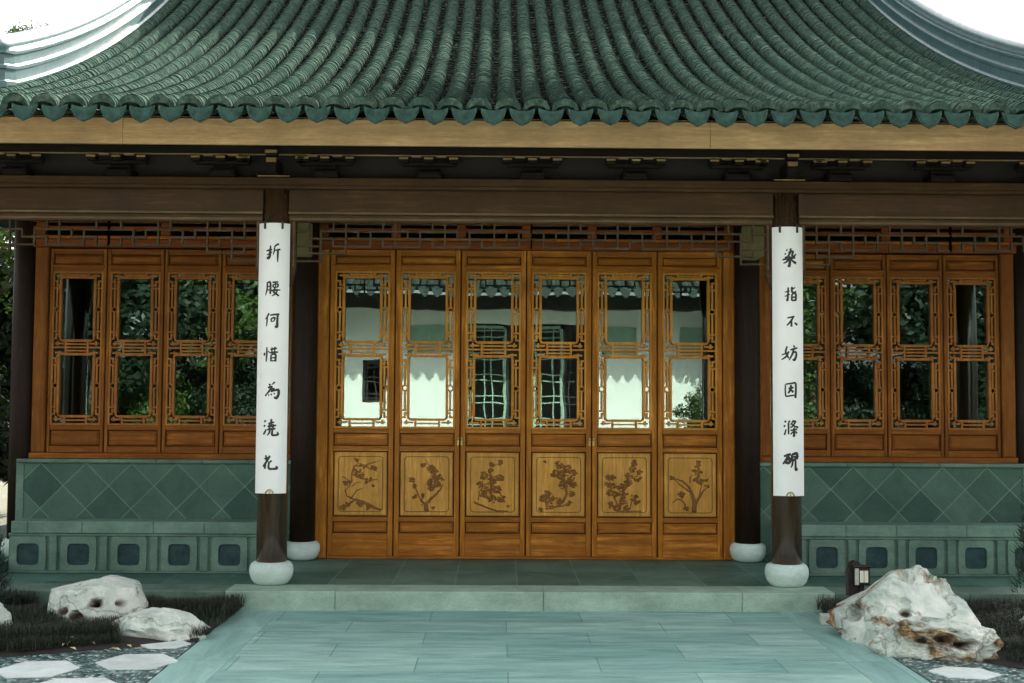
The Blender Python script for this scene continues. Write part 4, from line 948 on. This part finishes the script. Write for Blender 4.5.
for (x, lab, rz, ci) in ((-8.6, 'long dark hedge behind the bushes on the left of the courtyard', 0, 2), (8.9, 'long dark hedge behind the bushes on the right of the courtyard', 3.1, 2)):
    e = empty('courtyard_hedge', (x, -4.6, GZ), rz); tag(e, lab, 'hedge')
    for k in (-1, 0, 1):
        b = MB(); b.tube([(k*2, 0, 0), (k*2+.05, 0, .8), (k*2, .03, 1.6)], [.08, .06, .03], 6); b.build('stem', 'bark', e)
        c = bpy.data.objects.new('foliage', CR[3]); COL.objects.link(c); c.parent = e; c.location = (k*2, 0, 1.45); c.scale = (1.6, .8, 1.7); c.rotation_euler = (0, 0, k*.3)
# behind the pavilion
tree((-10.3, 26, GZ), 10.15, .8, 0, 'tree top showing in the sky at the top left corner', .7, group='trees behind the pavilion')
tree((-7.9, 16.5, GZ), 5.4, 1.9, 0, 'sunlit bush seen past the left end of the pavilion', .2, group='trees behind the pavilion')
tree((-6.55, 13.6, GZ), 2.3, .85, 1, 'low green bush just outside the left end of the pavilion', .5, group='trees behind the pavilion')
hedge(-6.7, 13.0, .85, 3.0, 3, 'dark bush at the left edge just beyond the corner column', .4)
hedge(-8.3, 18.0, 1.8, 4.2, 3, 'large dark bush far behind the left end of the pavilion', 1.4)
tree((9.3, 16.6, GZ), 13.2, 2.3, 3, 'unseen tall tree added behind the pavilion to shade the path', .9, group='trees behind the pavilion')  # added out of view, its crown keeps the sun off the path
tree((12.0, 16.0, GZ), 11.8, 3.2, 3, 'unseen tall tree added beyond the right end to shade the foreground', 2.2, group='trees behind the pavilion')  # second unseen tree, added to block sun from the right foreground
tree((7.6, 14.2, GZ), 3.6, 1.5, 2, 'dark bush behind the right end of the porch', 1.9, group='trees behind the pavilion')

# ------------------------------------------------------------------ hall across the courtyard (reflected in the door glass)
H_ = empty('courtyard_hall', (0, -4.1, GZ)); tag(H_, 'white walled hall across the courtyard, reflected in the door glass', 'building')
def hp(mb, name, mats): 
    o = mb.build(name, mats, H_); o.location = (0, 4.1, -GZ); return o
b = MB(); wy = -4.1
b.box(-5.0, -3.35, wy-.2, wy, GZ, 3.62); b.box(-3.35, -2.8, wy-.2, wy, GZ, 1.5); b.box(-3.35, -2.8, wy-.2, wy, 2.48, 3.62); b.box(-2.8, -1.05, wy-.2, wy, GZ, 3.62)
b.box(1.85, 4.9, wy-.2, wy, GZ, 3.62); b.box(-1.05, 1.85, wy-.2, wy, 3.3, 3.62); hp(b, 'wall', 'white_plaster')
b = MB(); b.box(-5.1, 5.1, wy-1.5, wy-1.4, GZ, 3.7); hp(b, 'room_wall', 'dark_wood_far')
b = MB(); b.box(-5.6, 5.6, wy-.1, wy+.3, 3.62, 3.95); hp(b, 'beam', 'dark_wood_far')
b = MB()
b.add([(-5.9, -2.1, 3.93), (5.9, -2.1, 3.93), (5.9, -6.5, 6.0), (-5.9, -6.5, 6.0)], [(0, 1, 2, 3)])
b.add([(-5.9, -2.12, 3.86), (5.9, -2.12, 3.86), (5.9, -6.5, 5.9), (-5.9, -6.5, 5.9)], [(3, 2, 1, 0)]); b.box(-5.9, 5.9, -6.7, -6.4, 5.85, 6.5)
for k in range(-20, 21):
    b.tube([(k*.285, -2.08, 3.97), (k*.285, -4.2, 4.97), (k*.285, -6.4, 6.03)], .09, 8)
hr = hp(b, 'roof', 'far_roof')
b = MB()
for k in range(-20, 20):
    x = (k+.5)*.285; pts = [(x-.12, 3.93), (x-.10, 3.84), (x-.04, 3.76), (x, 3.73), (x+.04, 3.76), (x+.10, 3.84), (x+.12, 3.93)]
    b.add([(u, -2.07, v) for u, v in pts]+[(u, -2.10, v) for u, v in pts], [tuple(range(7))[::-1], tuple(range(7, 14))]+[(i, i+1, 8+i, 7+i) for i in range(6)])
b.build('drip_tile_edge', 'far_roof', hr)
def far_lattice(x0, x1, z0, z1, name, mat, step=.16):
    b = MB(); y = wy-.06
    for (a, c, d, e) in ((x0, x1, z0, z0+.06), (x0, x1, z1-.06, z1), (x0, x0+.06, z0, z1), (x1-.06, x1, z0, z1)): b.box(a, c, y-.03, y+.03, d, e)
    x = x0+step; i = 0
    while x < x1-.04: b.box(x-.012, x+.012, y-.02, y+.02, z0, z1); x += step*(1.0 if i % 2 else 1.7); i += 1
    z = z0+step; i = 0
    while z < z1-.04: b.box(x0, x1, y-.018, y+.022, z-.012, z+.012); z += step*(2.2 if i % 2 else .9); i += 1
    hp(b, name, mat)
for (a, c) in ((-1.0, -.1), (-.1, .55), (.55, 1.2), (1.2, 1.8)): far_lattice(a, c, GZ, 3.25, 'door_leaf', 'pale_wood_far' if a in (.55, -1.0) else 'dark_wood_far')
far_lattice(-3.35, -2.8, 1.5, 2.48, 'tracery_window', 'dark_wood_far', .11)
for (a, c) in ((-2.35, -1.3), (2.1, 2.9), (3.9, 4.6)):
    b = MB(); 
    for (p, q, r, s) in ((a, c, 2.62, 2.67), (a, c, 3.2, 3.25), (a, a+.05, 2.62, 3.25), (c-.05, c, 2.62, 3.25)): b.box(p, q, wy, wy+.03, r, s)
    x = a+.14
    while x < c-.06: b.box(x-.01, x+.01, wy+.001, wy+.025, 2.67, 3.2); x += .14
    b.box(a+.05, c-.05, wy, wy+.008, 2.67, 3.2, 1); hp(b, 'high_window', ['pale_wood_far', 'pale_wood_far'])
